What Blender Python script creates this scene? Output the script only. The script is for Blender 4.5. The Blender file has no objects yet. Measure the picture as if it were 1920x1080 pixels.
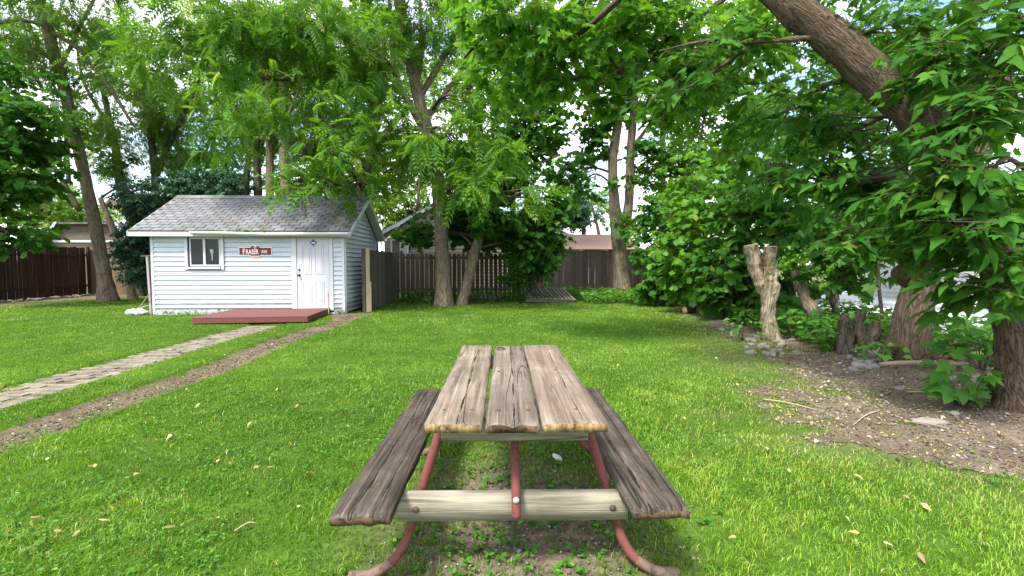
import bpy, bmesh, math, random
import numpy as np
from mathutils import Vector, Matrix

random.seed(7)
rng = np.random.default_rng(7)
R = math.radians
scn = bpy.context.scene
COL = scn.collection

# ------------------------------------------------------------------ camera
FPX, CAMZ, PITCH = 855.0, 1.40, R(3.0)          # focal length in photo pixels (1920 wide)
cam = bpy.data.cameras.new('camera')
cam.lens = 36.0 * FPX / 1920.0
cam.sensor_width = 36.0
cam.clip_start, cam.clip_end = 0.05, 2000
camo = bpy.data.objects.new('camera', cam)
camo.location = (0, 0, CAMZ)
camo.rotation_euler = (math.pi / 2 - PITCH, 0, 0)
COL.objects.link(camo)
scn.camera = camo

# ------------------------------------------------------------------ world, sun, exposure
SUN_EL, SUN_AZ = R(56), R(215)                   # azimuth clockwise from +Y: behind and left of the camera
w = bpy.data.worlds.new('World'); scn.world = w; w.use_nodes = True
nt = w.node_tree; nt.nodes.clear()
wo = nt.nodes.new('ShaderNodeOutputWorld'); bg = nt.nodes.new('ShaderNodeBackground')
sky = nt.nodes.new('ShaderNodeTexSky'); sky.sky_type = 'NISHITA'; sky.sun_disc = False
sky.sun_elevation = SUN_EL; sky.sun_rotation = SUN_AZ
tc = nt.nodes.new('ShaderNodeTexCoord')
mp = nt.nodes.new('ShaderNodeMapping'); mp.inputs['Scale'].default_value = (1, 1, 2.2)
cn = nt.nodes.new('ShaderNodeTexNoise'); cn.inputs['Scale'].default_value = 2.6
cn.inputs['Detail'].default_value = 7; cn.inputs['Roughness'].default_value = 0.55
cr = nt.nodes.new('ShaderNodeValToRGB')
cr.color_ramp.elements[0].position = 0.40; cr.color_ramp.elements[1].position = 0.56
mx = nt.nodes.new('ShaderNodeMix'); mx.data_type = 'RGBA'
mx.inputs[7].default_value = (8.6, 8.9, 9.4, 1)    # bright cloud
nt.links.new(tc.outputs['Generated'], mp.inputs[0]); nt.links.new(mp.outputs[0], cn.inputs['Vector'])
nt.links.new(cn.outputs['Fac'], cr.inputs[0]); nt.links.new(cr.outputs[0], mx.inputs[0])
nt.links.new(sky.outputs[0], mx.inputs[6]); nt.links.new(mx.outputs[2], bg.inputs[0])
bg.inputs[1].default_value = 0.096
nt.links.new(bg.outputs[0], wo.inputs[0])

sl = bpy.data.lights.new('sun', 'SUN'); sl.energy = 2.3; sl.angle = R(12); sl.color = (1.0, 0.96, 0.88)
so = bpy.data.objects.new('sun', sl); COL.objects.link(so)
so.location = (-6, -8, 20)
sd = Vector((math.sin(SUN_AZ) * math.cos(SUN_EL), math.cos(SUN_AZ) * math.cos(SUN_EL), math.sin(SUN_EL)))
so.rotation_euler = sd.to_track_quat('Z', 'Y').to_euler()

scn.view_settings.view_transform = 'Standard'
scn.view_settings.look = 'None'
scn.view_settings.gamma = 1.0
scn.view_settings.exposure = 2.05
try:
    scn.cycles.max_bounces = 8; scn.cycles.diffuse_bounces = 4; scn.cycles.transmission_bounces = 5
    scn.cycles.transparent_max_bounces = 8; scn.cycles.caustics_reflective = False; scn.cycles.caustics_refractive = False
    scn.cycles.use_denoising = True
except Exception:
    pass

# ------------------------------------------------------------------ geometry helpers
CAM = np.array([0, 0, CAMZ])
FWD = np.array([0, math.cos(PITCH), -math.sin(PITCH)]); UP = np.array([0, math.sin(PITCH), math.cos(PITCH)])
def ray(px, py):
    return FWD + np.array([1.0, 0, 0]) * (px - 960) / FPX + UP * (540 - py) / FPX
def P(px, py, Y):
    d = ray(px, py); return CAM + d * (Y / d[1])
def G(px, py, z=0.0):
    d = ray(px, py); return CAM + d * ((z - CAMZ) / d[2])

def _hash(ix, iy, iz, s):
    n = (ix * 374761393 + iy * 668265263 + iz * 2147483647 + s * 1274126177) & 0xFFFFFFFF
    n = ((n ^ (n >> 13)) * 1274126177) & 0xFFFFFFFF
    n = n ^ (n >> 16)
    return (n & 0xFFFF) / 65535.0
def noise3(p, s=0):
    p = np.asarray(p, float); i = np.floor(p).astype(np.int64); f = p - i; f = f * f * (3 - 2 * f)
    out = 0
    for dx in (0, 1):
        for dy in (0, 1):
            for dz in (0, 1):
                wgt = (f[..., 0] if dx else 1 - f[..., 0]) * (f[..., 1] if dy else 1 - f[..., 1]) * (f[..., 2] if dz else 1 - f[..., 2])
                out = out + wgt * _hash(i[..., 0] + dx, i[..., 1] + dy, i[..., 2] + dz, s)
    return out
def noise2(x, y, s=0):
    x = np.asarray(x, float); y = np.asarray(y, float)
    return noise3(np.stack([x, y, np.zeros_like(x) + 0.5], -1), s)
def sstep(a, b, x):
    t = np.clip((x - a) / (b - a), 0, 1); return t * t * (3 - 2 * t)

def np_mesh(name, V, F, mat=None, attr=None, smooth=False):
    """V (n,3); F list of arrays, each (m,k)."""
    me = bpy.data.meshes.new(name)
    if not isinstance(F, list): F = [F]
    F = [f for f in F if len(f)]
    me.vertices.add(len(V)); me.vertices.foreach_set('co', np.asarray(V, np.float32).ravel())
    nl = sum(f.size for f in F); npoly = sum(len(f) for f in F)
    me.loops.add(nl); me.polygons.add(npoly)
    me.loops.foreach_set('vertex_index', np.concatenate([f.ravel() for f in F]).astype(np.int32))
    tot = np.concatenate([np.full(len(f), f.shape[1]) for f in F])
    st = np.concatenate([[0], np.cumsum(tot)[:-1]])
    me.polygons.foreach_set('loop_start', st.astype(np.int32))
    if smooth: me.polygons.foreach_set('use_smooth', np.ones(npoly, bool))
    if attr is not None:
        for k, v in attr.items():
            v = np.asarray(v, np.float32)
            if v.ndim == 2: a = me.attributes.new(k, 'FLOAT_VECTOR', 'POINT'); a.data.foreach_set('vector', v.ravel())
            else: a = me.attributes.new(k, 'FLOAT', 'POINT'); a.data.foreach_set('value', v)
    me.update(calc_edges=True); me.validate(verbose=False)
    if mat: me.materials.append(mat)
    return me
def link(name, me, parent=None, loc=None, rot=None):
    o = bpy.data.objects.new(name, me); COL.objects.link(o)
    if parent is not None: o.parent = parent
    if loc is not None: o.location = loc
    if rot is not None: o.rotation_euler = rot
    return o
def tag(o, label=None, cat=None, group=None, kind=None):
    if label: o['label'] = label
    if cat: o['category'] = cat
    if group: o['group'] = group
    if kind: o['kind'] = kind
    return o
def empty(name, loc=(0, 0, 0), rz=0, label=None, cat=None, group=None):
    o = bpy.data.objects.new(name, None); COL.objects.link(o); o.location = loc; o.rotation_euler = (0, 0, rz)
    o.empty_display_size = 0.2
    return tag(o, label, cat, group)

_bx = {}
def box_mesh(sx, sy, sz, mat, bev=0.004, name='board'):
    key = (round(sx, 4), round(sy, 4), round(sz, 4), mat.name, bev)
    if key in _bx: return _bx[key]
    bm = bmesh.new(); bmesh.ops.create_cube(bm, size=1)
    bmesh.ops.scale(bm, vec=(sx, sy, sz), verts=bm.verts)
    if bev: bmesh.ops.bevel(bm, geom=bm.edges[:], offset=bev, segments=1, affect='EDGES')
    me = bpy.data.meshes.new(name); bm.to_mesh(me); bm.free(); me.materials.append(mat)
    _bx[key] = me; return me
def box(name, c, s, mat, parent=None, rot=None, bev=0.004):
    return link(name, box_mesh(*s, mat, bev, name), parent, c, rot)
def prism(name, pts, y0, y1, mat, parent=None, axis='y', loc=None, rot=None):
    """polygon pts in (a,b) extruded; axis y: (a,y,b); axis x: (x,a,b); axis z: (a,b,z)"""
    n = len(pts)
    def mk(a, b, t):
        return (a, t, b) if axis == 'y' else ((t, a, b) if axis == 'x' else (a, b, t))
    V = [mk(a, b, y0) for a, b in pts] + [mk(a, b, y1) for a, b in pts]
    bm = bmesh.new(); vs = [bm.verts.new(v) for v in V]
    bm.faces.new(vs[:n]); bm.faces.new(vs[n:][::-1])
    for i in range(n):
        j = (i + 1) % n; bm.faces.new((vs[i], vs[i + n], vs[j + n], vs[j]))
    bmesh.ops.recalc_face_normals(bm, faces=bm.faces)
    me = bpy.data.meshes.new(name); bm.to_mesh(me); bm.free(); me.materials.append(mat)
    return link(name, me, parent, loc, rot)

def catmull(pts, n):
    pts = np.asarray(pts, float); k = len(pts)
    if k < 3:
        t = np.linspace(0, 1, n)[:, None]; return pts[0] * (1 - t) + pts[-1] * t
    Pp = np.vstack([2 * pts[0] - pts[1], pts, 2 * pts[-1] - pts[-2]])
    u = np.linspace(0, k - 1 - 1e-6, n); i = u.astype(int); f = (u - i)[:, None]
    a, b, c, d = Pp[i], Pp[i + 1], Pp[i + 2], Pp[i + 3]
    return 0.5 * ((2 * b) + (-a + c) * f + (2 * a - 5 * b + 4 * c - d) * f ** 2 + (-a + 3 * b - 3 * c + d) * f ** 3)
BK = [None]
def tube(path, rad, seg=10, rings=None, amp=0.0, freq=4.0, flare=0.0, cap=True, seed=0, ridges=0):
    """returns V, [quads, tris]; path (k,3), rad (k,), smooth-resampled"""
    path = np.asarray(path, float); rad = np.asarray(rad, float)
    rings = rings or max(2, len(path) * 4)
    full = catmull(np.hstack([path, rad[:, None]]), rings)
    c, r = full[:, :3], np.maximum(full[:, 3], 0.001)
    tg = np.gradient(c, axis=0); tg /= np.linalg.norm(tg, axis=1)[:, None] + 1e-9
    ref = np.array([0.0, 1, 0]) if abs(tg[0][1]) < 0.8 else np.array([1.0, 0, 0])
    x = np.cross(tg, ref); x /= np.linalg.norm(x, axis=1)[:, None] + 1e-9
    y = np.cross(tg, x)
    th = np.linspace(0, 2 * np.pi, seg, endpoint=False)
    rr = np.repeat(r[:, None], seg, 1)
    if flare:
        h = np.linalg.norm(c - c[0], axis=1)[:, None]
        rr = rr * (1 + flare * np.exp(-h / (r.max() * 1.6)) * (0.55 + 0.45 * np.cos(5 * th + seed) + 0.25 * np.cos(3 * th + 2 * seed))[None, :])
    if ridges:
        hh = np.linalg.norm(c - c[0], axis=1)[:, None]
        rr = rr * (1 + ridges * (noise3(np.stack([np.cos(th)[None] * 6 + 0 * hh, np.sin(th)[None] * 6 + 0 * hh, hh * 2.2 + 0 * th[None]], -1), seed + 3) - 0.5))
    pos = c[:, None] + (x[:, None] * np.cos(th)[None, :, None] + y[:, None] * np.sin(th)[None, :, None]) * rr[..., None]
    if amp:
        nz = noise3(pos * freq, seed) - 0.5 + 0.5 * (noise3(pos * freq * 2.7, seed + 1) - 0.5)
        nd = pos - c[:, None]; nd /= np.linalg.norm(nd, axis=2)[..., None] + 1e-9
        pos = pos + nd * (nz * amp)[..., None] * np.minimum(1, rr / (r.max() + 1e-6))[..., None]
    V = pos.reshape(-1, 3)
    ln_ = np.concatenate([[0], np.cumsum(np.linalg.norm(np.diff(c, axis=0), axis=1))])[:, None]
    rm_ = float(np.mean(r)); bk = np.stack([np.cos(th)[None] * rm_ + 0 * ln_, np.sin(th)[None] * rm_ + 0 * ln_, ln_ + 0 * th[None]], -1).reshape(-1, 3) + seed * 1.7
    BK[0] = np.vstack([bk, bk[:1], bk[-1:]]) if cap else bk
    i = np.arange(rings - 1)[:, None] * seg; j = np.arange(seg)[None]; jn = (j + 1) % seg
    Q = np.stack([i + j, i + jn, i + seg + jn, i + seg + j], -1).reshape(-1, 4)
    if cap:
        V = np.vstack([V, c[0], c[-1]]); b = len(V) - 2
        j = np.arange(seg); jn = (j + 1) % seg
        T = np.vstack([np.stack([np.full(seg, b), jn, j], 1), np.stack([np.full(seg, b + 1), (rings - 1) * seg + j, (rings - 1) * seg + jn], 1)])
        return V, [Q, T]
    return V, [Q]
def merge(parts):
    Vs, Fs, off = [], {}, 0
    for V, F in parts:
        Vs.append(V)
        for f in (F if isinstance(F, list) else [F]):
            if len(f): Fs.setdefault(f.shape[1], []).append(f + off)
        off += len(V)
    return np.vstack(Vs), [np.vstack(v) for v in Fs.values()]
def tube_obj(name, path, rad, mat, parent=None, base=(0, 0, 0), **kw):
    V, F = tube(np.asarray(path, float) - np.asarray(base, float), rad, **kw)
    return link(name, np_mesh(name, V, F, mat, {'bk': BK[0]}, smooth=True), parent)

# ------------------------------------------------------------------ materials
def new_mat(name):
    m = bpy.data.materials.new(name); m.use_nodes = True
    t = m.node_tree; b = t.nodes['Principled BSDF']
    return m, t, b
def nd(t, typ, **kw):
    n = t.nodes.new(typ)
    for k, v in kw.items():
        if k in n.inputs.keys(): n.inputs[k].default_value = v
        else: setattr(n, k, v)
    return n
def ramp(t, fac, stops):
    r = t.nodes.new('ShaderNodeValToRGB'); e = r.color_ramp.elements
    e[0].position, e[0].color = stops[0][0], (*stops[0][1], 1)
    e[1].position, e[1].color = stops[-1][0], (*stops[-1][1], 1)
    for p, c in stops[1:-1]:
        q = e.new(p); q.color = (*c, 1)
    t.links.new(fac, r.inputs[0]); return r.outputs[0]
def mixc(t, fac, a, b, mode='MIX'):
    m = t.nodes.new('ShaderNodeMix'); m.data_type = 'RGBA'; m.blend_type = mode
    for s, v in ((0, fac), (6, a), (7, b)):
        if isinstance(v, (int, float)): m.inputs[s].default_value = v
        elif isinstance(v, tuple): m.inputs[s].default_value = (*v, 1) if len(v) == 3 else v
        else: t.links.new(v, m.inputs[s])
    return m.outputs[2]
def math_n(t, op, a, b=0.0):
    m = t.nodes.new('ShaderNodeMath'); m.operation = op
    for s, v in ((0, a), (1, b)):
        if isinstance(v, (int, float)): m.inputs[s].default_value = v
        else: t.links.new(v, m.inputs[s])
    return m.outputs[0]
def coords(t, scale=(1, 1, 1), shift=True):
    c = t.nodes.new('ShaderNodeTexCoord'); v = c.outputs['Object']
    if shift:
        oi = t.nodes.new('ShaderNodeObjectInfo'); k = math_n(t, 'MULTIPLY', oi.outputs['Random'], 37.0)
        a = t.nodes.new('ShaderNodeVectorMath'); a.operation = 'ADD'; t.links.new(v, a.inputs[0]); t.links.new(k, a.inputs[1]); v = a.outputs[0]
    m = t.nodes.new('ShaderNodeMapping'); m.inputs['Scale'].default_value = scale; t.links.new(v, m.inputs[0])
    return m.outputs[0]
def noise(t, vec, scale, detail=5, rough=0.6, dist=0.0):
    n = nd(t, 'ShaderNodeTexNoise', Scale=scale, Detail=detail, Roughness=rough, Distortion=dist); t.links.new(vec, n.inputs['Vector']); return n.outputs['Fac']
def bump(t, b, h, strength=0.5, dist=0.01):
    n = nd(t, 'ShaderNodeBump', Strength=strength, Distance=dist); t.links.new(h, n.inputs['Height']); t.links.new(n.outputs[0], b.inputs['Normal'])
def orand(t):
    return t.nodes.new('ShaderNodeObjectInfo').outputs['Random']

def paint(name, col, rough=0.5, dirt=0.12, dirtcol=(0.25, 0.24, 0.2), scale=3.0, spec=0.4, vary=0.0, edge=(0.45, 0.75)):
    m, t, b = new_mat(name); v = coords(t)
    n = noise(t, v, scale, 6, 0.65); f = ramp(t, n, [(edge[0], (0, 0, 0)), (edge[1], (dirt * 3,) * 3)])
    c = mixc(t, f, col, dirtcol)
    if vary: c = mixc(t, math_n(t, 'MULTIPLY', orand(t), vary), c, (0.0, 0.0, 0.0))
    t.links.new(c, b.inputs['Base Color']); b.inputs['Roughness'].default_value = rough; b.inputs['Specular IOR Level'].default_value = spec
    return m
def wood(name, stops, axis=1, grain=1.0, rough=0.85, vary=0.35, bumps=0.6, stain=None, crack=0.0, splits=(), blotch=None):
    m, t, b = new_mat(name)
    s = [26.0 * grain] * 3; s[axis] = 1.3 * grain
    v = coords(t, tuple(s)); v2 = coords(t)
    n1 = noise(t, v, 1.0, 8, 0.62, 0.6)
    n2 = noise(t, v2, 3.2, 5, 0.6)
    s3 = [120.0 * grain] * 3; s3[axis] = 2.6 * grain
    n3 = noise(t, coords(t, tuple(s3)), 1.0, 4, 0.7)
    f = math_n(t, 'ADD', math_n(t, 'MULTIPLY', n1, 0.42), math_n(t, 'ADD', math_n(t, 'MULTIPLY', n2, 0.26), math_n(t, 'MULTIPLY', n3, 0.32)))
    c = ramp(t, f, stops)
    if stain:
        st = ramp(t, noise(t, v2, stain[1], 7, 0.68), [(stain[2], (0, 0, 0)), (stain[2] + 0.14, (0.9,) * 3)])
        c = mixc(t, st, c, stain[0])
    if vary: c = mixc(t, math_n(t, 'MULTIPLY', orand(t), vary), c, (0.02, 0.018, 0.015))
    if crack:
        ck = [9.0] * 3; ck[axis] = 0.28
        cf = ramp(t, noise(t, coords(t, tuple(ck)), 1.0, 2, 0.4, 0.35), [(0.490, (0, 0, 0)), (0.5, (crack,) * 3), (0.510, (0, 0, 0))])
        c = mixc(t, cf, c, (0.012, 0.01, 0.008))
        hsum = math_n(t, 'SUBTRACT', f, math_n(t, 'MULTIPLY', cf, 0.5))
    else: hsum = f
    if blotch:
        c = mixc(t, ramp(t, noise(t, v2, blotch[1], 3, 0.5), [(0.48, (0, 0, 0)), (0.62, (blotch[2],) * 3)]), c, blotch[0])
    for x0, wd_, amp_ in splits:
        raw = coords(t, (1, 1, 1), False); sp = t.nodes.new('ShaderNodeSeparateXYZ'); t.links.new(raw, sp.inputs[0])
        wob = noise(t, coords(t, (0.0, 1.6, 0.0), True), 1.0, 3, 0.6); wv = noise(t, coords(t, (0.0, 3.0, 0.0), True), 1.7, 3, 0.6)
        dd = math_n(t, 'ABSOLUTE', math_n(t, 'SUBTRACT', math_n(t, 'SUBTRACT', sp.outputs[0], x0), math_n(t, 'MULTIPLY', math_n(t, 'SUBTRACT', wob, 0.5), amp_)))
        lim = math_n(t, 'MULTIPLY', math_n(t, 'MAXIMUM', math_n(t, 'SUBTRACT', wv, 0.40), 0.0), wd_ * 9)
        sf_ = math_n(t, 'LESS_THAN', dd, lim)
        c = mixc(t, sf_, c, (0.010, 0.008, 0.006)); hsum = math_n(t, 'SUBTRACT', hsum, math_n(t, 'MULTIPLY', sf_, 0.8))
    t.links.new(c, b.inputs['Base Color']); b.inputs['Roughness'].default_value = rough; b.inputs['Specular IOR Level'].default_value = 0.2
    bump(t, b, hsum, bumps, 0.012)
    return m
def bark(name, dark, light, moss=None, sc=1.0):
    """bark pattern in the limb's own coordinates (round it and along it)"""
    m, t, b = new_mat(name)
    at = t.nodes.new('ShaderNodeAttribute'); at.attribute_name = 'bk'
    def sv(s):
        q = t.nodes.new('ShaderNodeMapping'); q.inputs['Scale'].default_value = s; t.links.new(at.outputs['Vector'], q.inputs[0]); return q.outputs[0]
    n1 = noise(t, sv((17 * sc, 17 * sc, 2.6 * sc)), 1.0, 3, 0.55, 0.8)               # long fissures
    fis = ramp(t, n1, [(0.28, (1, 1, 1)), (0.42, (0.8,) * 3), (0.49, (0.12,) * 3), (0.56, (0.8,) * 3), (0.72, (1, 1, 1))])
    n2 = noise(t, sv((38 * sc, 38 * sc, 9 * sc)), 1.0, 6, 0.65)
    f = math_n(t, 'ADD', math_n(t, 'MULTIPLY', fis, 0.42), math_n(t, 'MULTIPLY', n2, 0.58))
    c = ramp(t, f, [(0.28, dark), (0.52, tuple(a * .45 + b_ * .55 for a, b_ in zip(dark, light))), (0.82, light)])
    v2 = coords(t)
    c = mixc(t, ramp(t, noise(t, v2, 1.3, 4), [(0.42, (0, 0, 0)), (0.75, (0.5,) * 3)]), c, tuple(x * 0.45 for x in light))
    if moss: c = mixc(t, ramp(t, noise(t, v2, 2.3, 6), [(0.5, (0, 0, 0)), (0.66, (0.7,) * 3)]), c, moss)
    t.links.new(c, b.inputs['Base Color']); b.inputs['Roughness'].default_value = 0.95; b.inputs['Specular IOR Level'].default_value = 0.1
    bump(t, b, f, 0.8, 0.04)
    return m
def leafmat(name, stops, trans, tw=0.42, rough=0.45, spec=0.25):
    m = bpy.data.materials.new(name); m.use_nodes = True; t = m.node_tree; t.nodes.clear()
    out = t.nodes.new('ShaderNodeOutputMaterial')
    a = t.nodes.new('ShaderNodeAttribute'); a.attribute_name = 'rnd'
    c = ramp(t, a.outputs['Fac'], stops)
    p = t.nodes.new('ShaderNodeBsdfPrincipled'); p.inputs['Roughness'].default_value = rough; p.inputs['Specular IOR Level'].default_value = spec
    t.links.new(c, p.inputs['Base Color'])
    tr = t.nodes.new('ShaderNodeBsdfTranslucent'); t.links.new(mixc(t, 0.65, c, trans), tr.inputs[0])
    ms = t.nodes.new('ShaderNodeMixShader'); ms.inputs[0].default_value = tw
    t.links.new(p.outputs[0], ms.inputs[1]); t.links.new(tr.outputs[0], ms.inputs[2]); t.links.new(ms.outputs[0], out.inputs[0])
    return m

M = {}
M['siding'] = paint('white_vinyl', (0.44, 0.48, 0.545), 0.45, 0.10, (0.27, 0.28, 0.27))
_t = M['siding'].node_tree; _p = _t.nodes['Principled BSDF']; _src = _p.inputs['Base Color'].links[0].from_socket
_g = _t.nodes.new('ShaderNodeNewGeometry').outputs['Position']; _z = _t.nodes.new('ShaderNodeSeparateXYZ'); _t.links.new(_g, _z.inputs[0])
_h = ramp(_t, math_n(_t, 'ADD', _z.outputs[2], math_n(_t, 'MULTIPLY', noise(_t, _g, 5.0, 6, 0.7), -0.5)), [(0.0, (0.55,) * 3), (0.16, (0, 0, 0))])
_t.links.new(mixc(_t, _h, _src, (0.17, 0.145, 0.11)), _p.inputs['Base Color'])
M['white'] = paint('white_paint', (0.47, 0.48, 0.50), 0.45, 0.06, (0.45, 0.44, 0.4))
M['door'] = paint('door_paint', (0.42, 0.43, 0.485), 0.4, 0.05, (0.5, 0.45, 0.38))
M['deck'] = paint('red_deck_paint', (0.115, 0.034, 0.028), 0.6, 0.12, (0.10, 0.06, 0.05), 4.0, 0.3)
M['darkglass'] = new_mat('window_glass')[0]
_b = M['darkglass'].node_tree.nodes['Principled BSDF']; _b.inputs['Base Color'].default_value = (0.012, 0.013, 0.018, 1); _b.inputs['Roughness'].default_value = 0.08; _b.inputs['Specular IOR Level'].default_value = 0.22
M['paleglass'] = paint('pale_window_glass', (0.30, 0.36, 0.38), 0.1, 0.02)
M['black'] = paint('black_metal', (0.02, 0.02, 0.022), 0.4, 0.05)
M['core'] = paint('dark_inner', (0.05, 0.05, 0.05), 0.9, 0.0)
M['soffit'] = paint('soffit_grey', (0.42, 0.45, 0.46), 0.7, 0.15)
M['signred'] = paint('sign_red', (0.14, 0.008, 0.014), 0.4, 0.02)
M['signwhite'] = paint('sign_white', (0.85, 0.84, 0.8), 0.4, 0.02)
M['signorange'] = paint('sign_orange', (0.62, 0.27, 0.08), 0.5, 0.05)
M['blue'] = paint('emblem_blue', (0.012, 0.03, 0.19), 0.4, 0.0)
M['pipe'] = paint('rusty_red_pipe', (0.135, 0.044, 0.036), 0.7, 0.27, (0.055, 0.032, 0.022), 22.0, 0.2, 0.0, (0.53, 0.60))
M['pipefoot'] = paint('worn_pipe_foot', (0.15, 0.10, 0.075), 0.85, 0.3, (0.07, 0.05, 0.036), 24.0, 0.15, 0.0, (0.46, 0.60))
M['rust'] = paint('rusty_bolt', (0.06, 0.03, 0.02), 0.7, 0.2, (0.12, 0.06, 0.03), 30)
M['zinc'] = paint('zinc_bolt', (0.4, 0.4, 0.42), 0.35, 0.1)
M['top1'] = wood('weathered_top_wood', [(0.35, (0.022, 0.017, 0.013)), (0.45, (0.095, 0.074, 0.055)), (0.55, (0.19, 0.152, 0.115)), (0.68, (0.32, 0.27, 0.21))], 1, 1.0, 0.85, 0.0, 0.8, ((0.085, 0.078, 0.07), 2.4, 0.54), 0.9, splits=((0.015, 0.0026, 0.05),), blotch=((0.15, 0.108, 0.075), 3.0, 0.45))
M['top2'] = wood('weathered_grey_wood', [(0.35, (0.018, 0.015, 0.012)), (0.45, (0.082, 0.066, 0.052)), (0.55, (0.165, 0.137, 0.108)), (0.68, (0.29, 0.245, 0.195))], 1, 1.0, 0.85, 0.0, 0.8, ((0.07, 0.066, 0.062), 3.2, 0.53), 0.9, splits=((0.01, 0.0020, 0.04),), blotch=((0.10, 0.08, 0.062), 4.0, 0.55))
M['top3'] = wood('weathered_pink_wood', [(0.35, (0.026, 0.019, 0.015)), (0.45, (0.105, 0.079, 0.061)), (0.55, (0.195, 0.152, 0.122)), (0.68, (0.34, 0.285, 0.235))], 1, 0.9, 0.85, 0.0, 0.7, ((0.11, 0.088, 0.075), 2.0, 0.55), 0.7, splits=((0.035, 0.0014, 0.03),), blotch=((0.125, 0.09, 0.068), 2.4, 0.5))
M['endgrain'] = wood('yellow_end_grain', [(0.36, (0.03, 0.02, 0.010)), (0.5, (0.20, 0.135, 0.06)), (0.66, (0.36, 0.27, 0.14))], 2, 0.6, 0.9, 0.0, 1.0, ((0.015, 0.011, 0.008), 26, 0.52))
M['endrot'] = wood('rotten_end_grain', [(0.35, (0.012, 0.009, 0.006)), (0.55, (0.10, 0.065, 0.035)), (0.72, (0.40, 0.30, 0.19))], 2, 0.6, 0.95, 0.0, 1.0, ((0.01, 0.008, 0.006), 30, 0.5))
M['seat'] = wood('dark_seat_wood', [(0.37, (0.009, 0.007, 0.006)), (0.47, (0.034, 0.027, 0.021)), (0.57, (0.085, 0.069, 0.054)), (0.66, (0.22, 0.182, 0.14))], 1, 1.0, 0.9, 0.0, 0.9, ((0.3, 0.29, 0.24), 34, 0.64), 1.0, splits=((-0.035, 0.0042, 0.05), (0.05, 0.0026, 0.04)), blotch=((0.035, 0.026, 0.02), 3.0, 0.7))
M['beam'] = wood('greenish_beam_wood', [(0.34, (0.075, 0.062, 0.045)), (0.48, (0.20, 0.18, 0.135)), (0.64, (0.36, 0.33, 0.255))], 1, 1.0, 0.85, 0.0, 0.7, ((0.10, 0.10, 0.065), 3.0, 0.57), 0.5)
M['fgrey'] = wood('grey_fence_wood', [(0.3, (0.037, 0.033, 0.025)), (0.5, (0.107, 0.094, 0.074)), (0.7, (0.189, 0.172, 0.135))], 2, 1.0, 0.9, 0.55, 0.6, ((0.07, 0.09, 0.04), 2.0, 0.6))
M['fback'] = wood('dark_back_fence_wood', [(0.3, (0.041, 0.031, 0.025)), (0.5, (0.094, 0.074, 0.059)), (0.7, (0.164, 0.131, 0.107))], 2, 1.0, 0.9, 0.5, 0.5)
M['fpost'] = wood('pale_fence_post_wood', [(0.3, (0.164, 0.131, 0.074)), (0.5, (0.295, 0.246, 0.156)), (0.7, (0.394, 0.336, 0.230))], 2, 1.0, 0.9, 0.0, 0.5)
M['fbrown'] = wood('brown_fence_stain', [(0.3, (0.08, 0.055, 0.045)), (0.5, (0.145, 0.103, 0.086)), (0.7, (0.195, 0.148, 0.127))], 2, 1.0, 0.85, 0.4, 0.4)
M['fred'] = wood('dark_red_fence_stain', [(0.3, (0.023, 0.010, 0.007)), (0.5, (0.053, 0.021, 0.015)), (0.7, (0.086, 0.037, 0.026))], 2, 1.0, 0.8, 0.5, 0.4)
M['ftan'] = wood('tan_fence_wood', [(0.3, (0.098, 0.057, 0.033)), (0.5, (0.197, 0.123, 0.078)), (0.7, (0.262, 0.180, 0.123))], 2, 1.0, 0.85, 0.4, 0.4)
M['pallet'] = wood('pallet_grey_wood', [(0.3, (0.049, 0.041, 0.033)), (0.5, (0.139, 0.119, 0.094)), (0.7, (0.246, 0.213, 0.172))], 1, 1.0, 0.9, 0.5, 0.5)
M['bark'] = bark('grey_brown_bark', (0.05, 0.038, 0.026), (0.27, 0.215, 0.15))
M['barkdark'] = bark('dark_bark', (0.02, 0.016, 0.013), (0.11, 0.088, 0.07))
M['barkwarm'] = bark('warm_bark', (0.020, 0.014, 0.010), (0.155, 0.112, 0.078), None, 1.8)
M['barkstump'] = bark('pale_bare_stump_wood', (0.06, 0.042, 0.026), (0.42, 0.345, 0.245), (0.12, 0.12, 0.03), 1.0)
M['twigbark'] = paint('twig_bark', (0.085, 0.065, 0.048), 0.9, 0.2, (0.04, 0.03, 0.022), 9, 0.1)
M['cutwood'] = wood('cut_wood_face', [(0.3, (0.2, 0.13, 0.06)), (0.5, (0.45, 0.34, 0.2)), (0.7, (0.6, 0.5, 0.34))], 2, 0.7, 0.9, 0.0, 0.5)
M['stick'] = wood('dry_stick', [(0.3, (0.16, 0.11, 0.07)), (0.5, (0.32, 0.25, 0.17)), (0.7, (0.45, 0.38, 0.28))], 0, 1.0, 0.9, 0.3, 0.4)
M['plastic'] = paint('white_plastic', (0.5, 0.5, 0.5), 0.35, 0.05)
M['wire'] = paint('pale_wire', (0.6, 0.6, 0.6), 0.5, 0.0)
M['housetan'] = paint('tan_house_siding', (0.36, 0.30, 0.27), 0.6, 0.05)
M['whitehouse'] = paint('white_house_wall', (0.78, 0.78, 0.76), 0.6, 0.03)
M['roofbrown'] = paint('brown_roof', (0.19, 0.125, 0.10), 0.9, 0.25, (0.15, 0.09, 0.07), 6.0, 0.1)
M['roofdark'] = paint('dark_roof', (0.07, 0.07, 0.075), 0.9, 0.2)
M['wallbrown'] = paint('brown_shed_wall', (0.11, 0.08, 0.06), 0.85, 0.2, (0.06, 0.05, 0.04))
M['slab'] = paint('grey_slab', (0.29, 0.25, 0.24), 0.85, 0.2, (0.2, 0.17, 0.16))
M['brickred'] = paint('pink_red_trim', (0.55, 0.2, 0.19), 0.7, 0.1)

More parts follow.
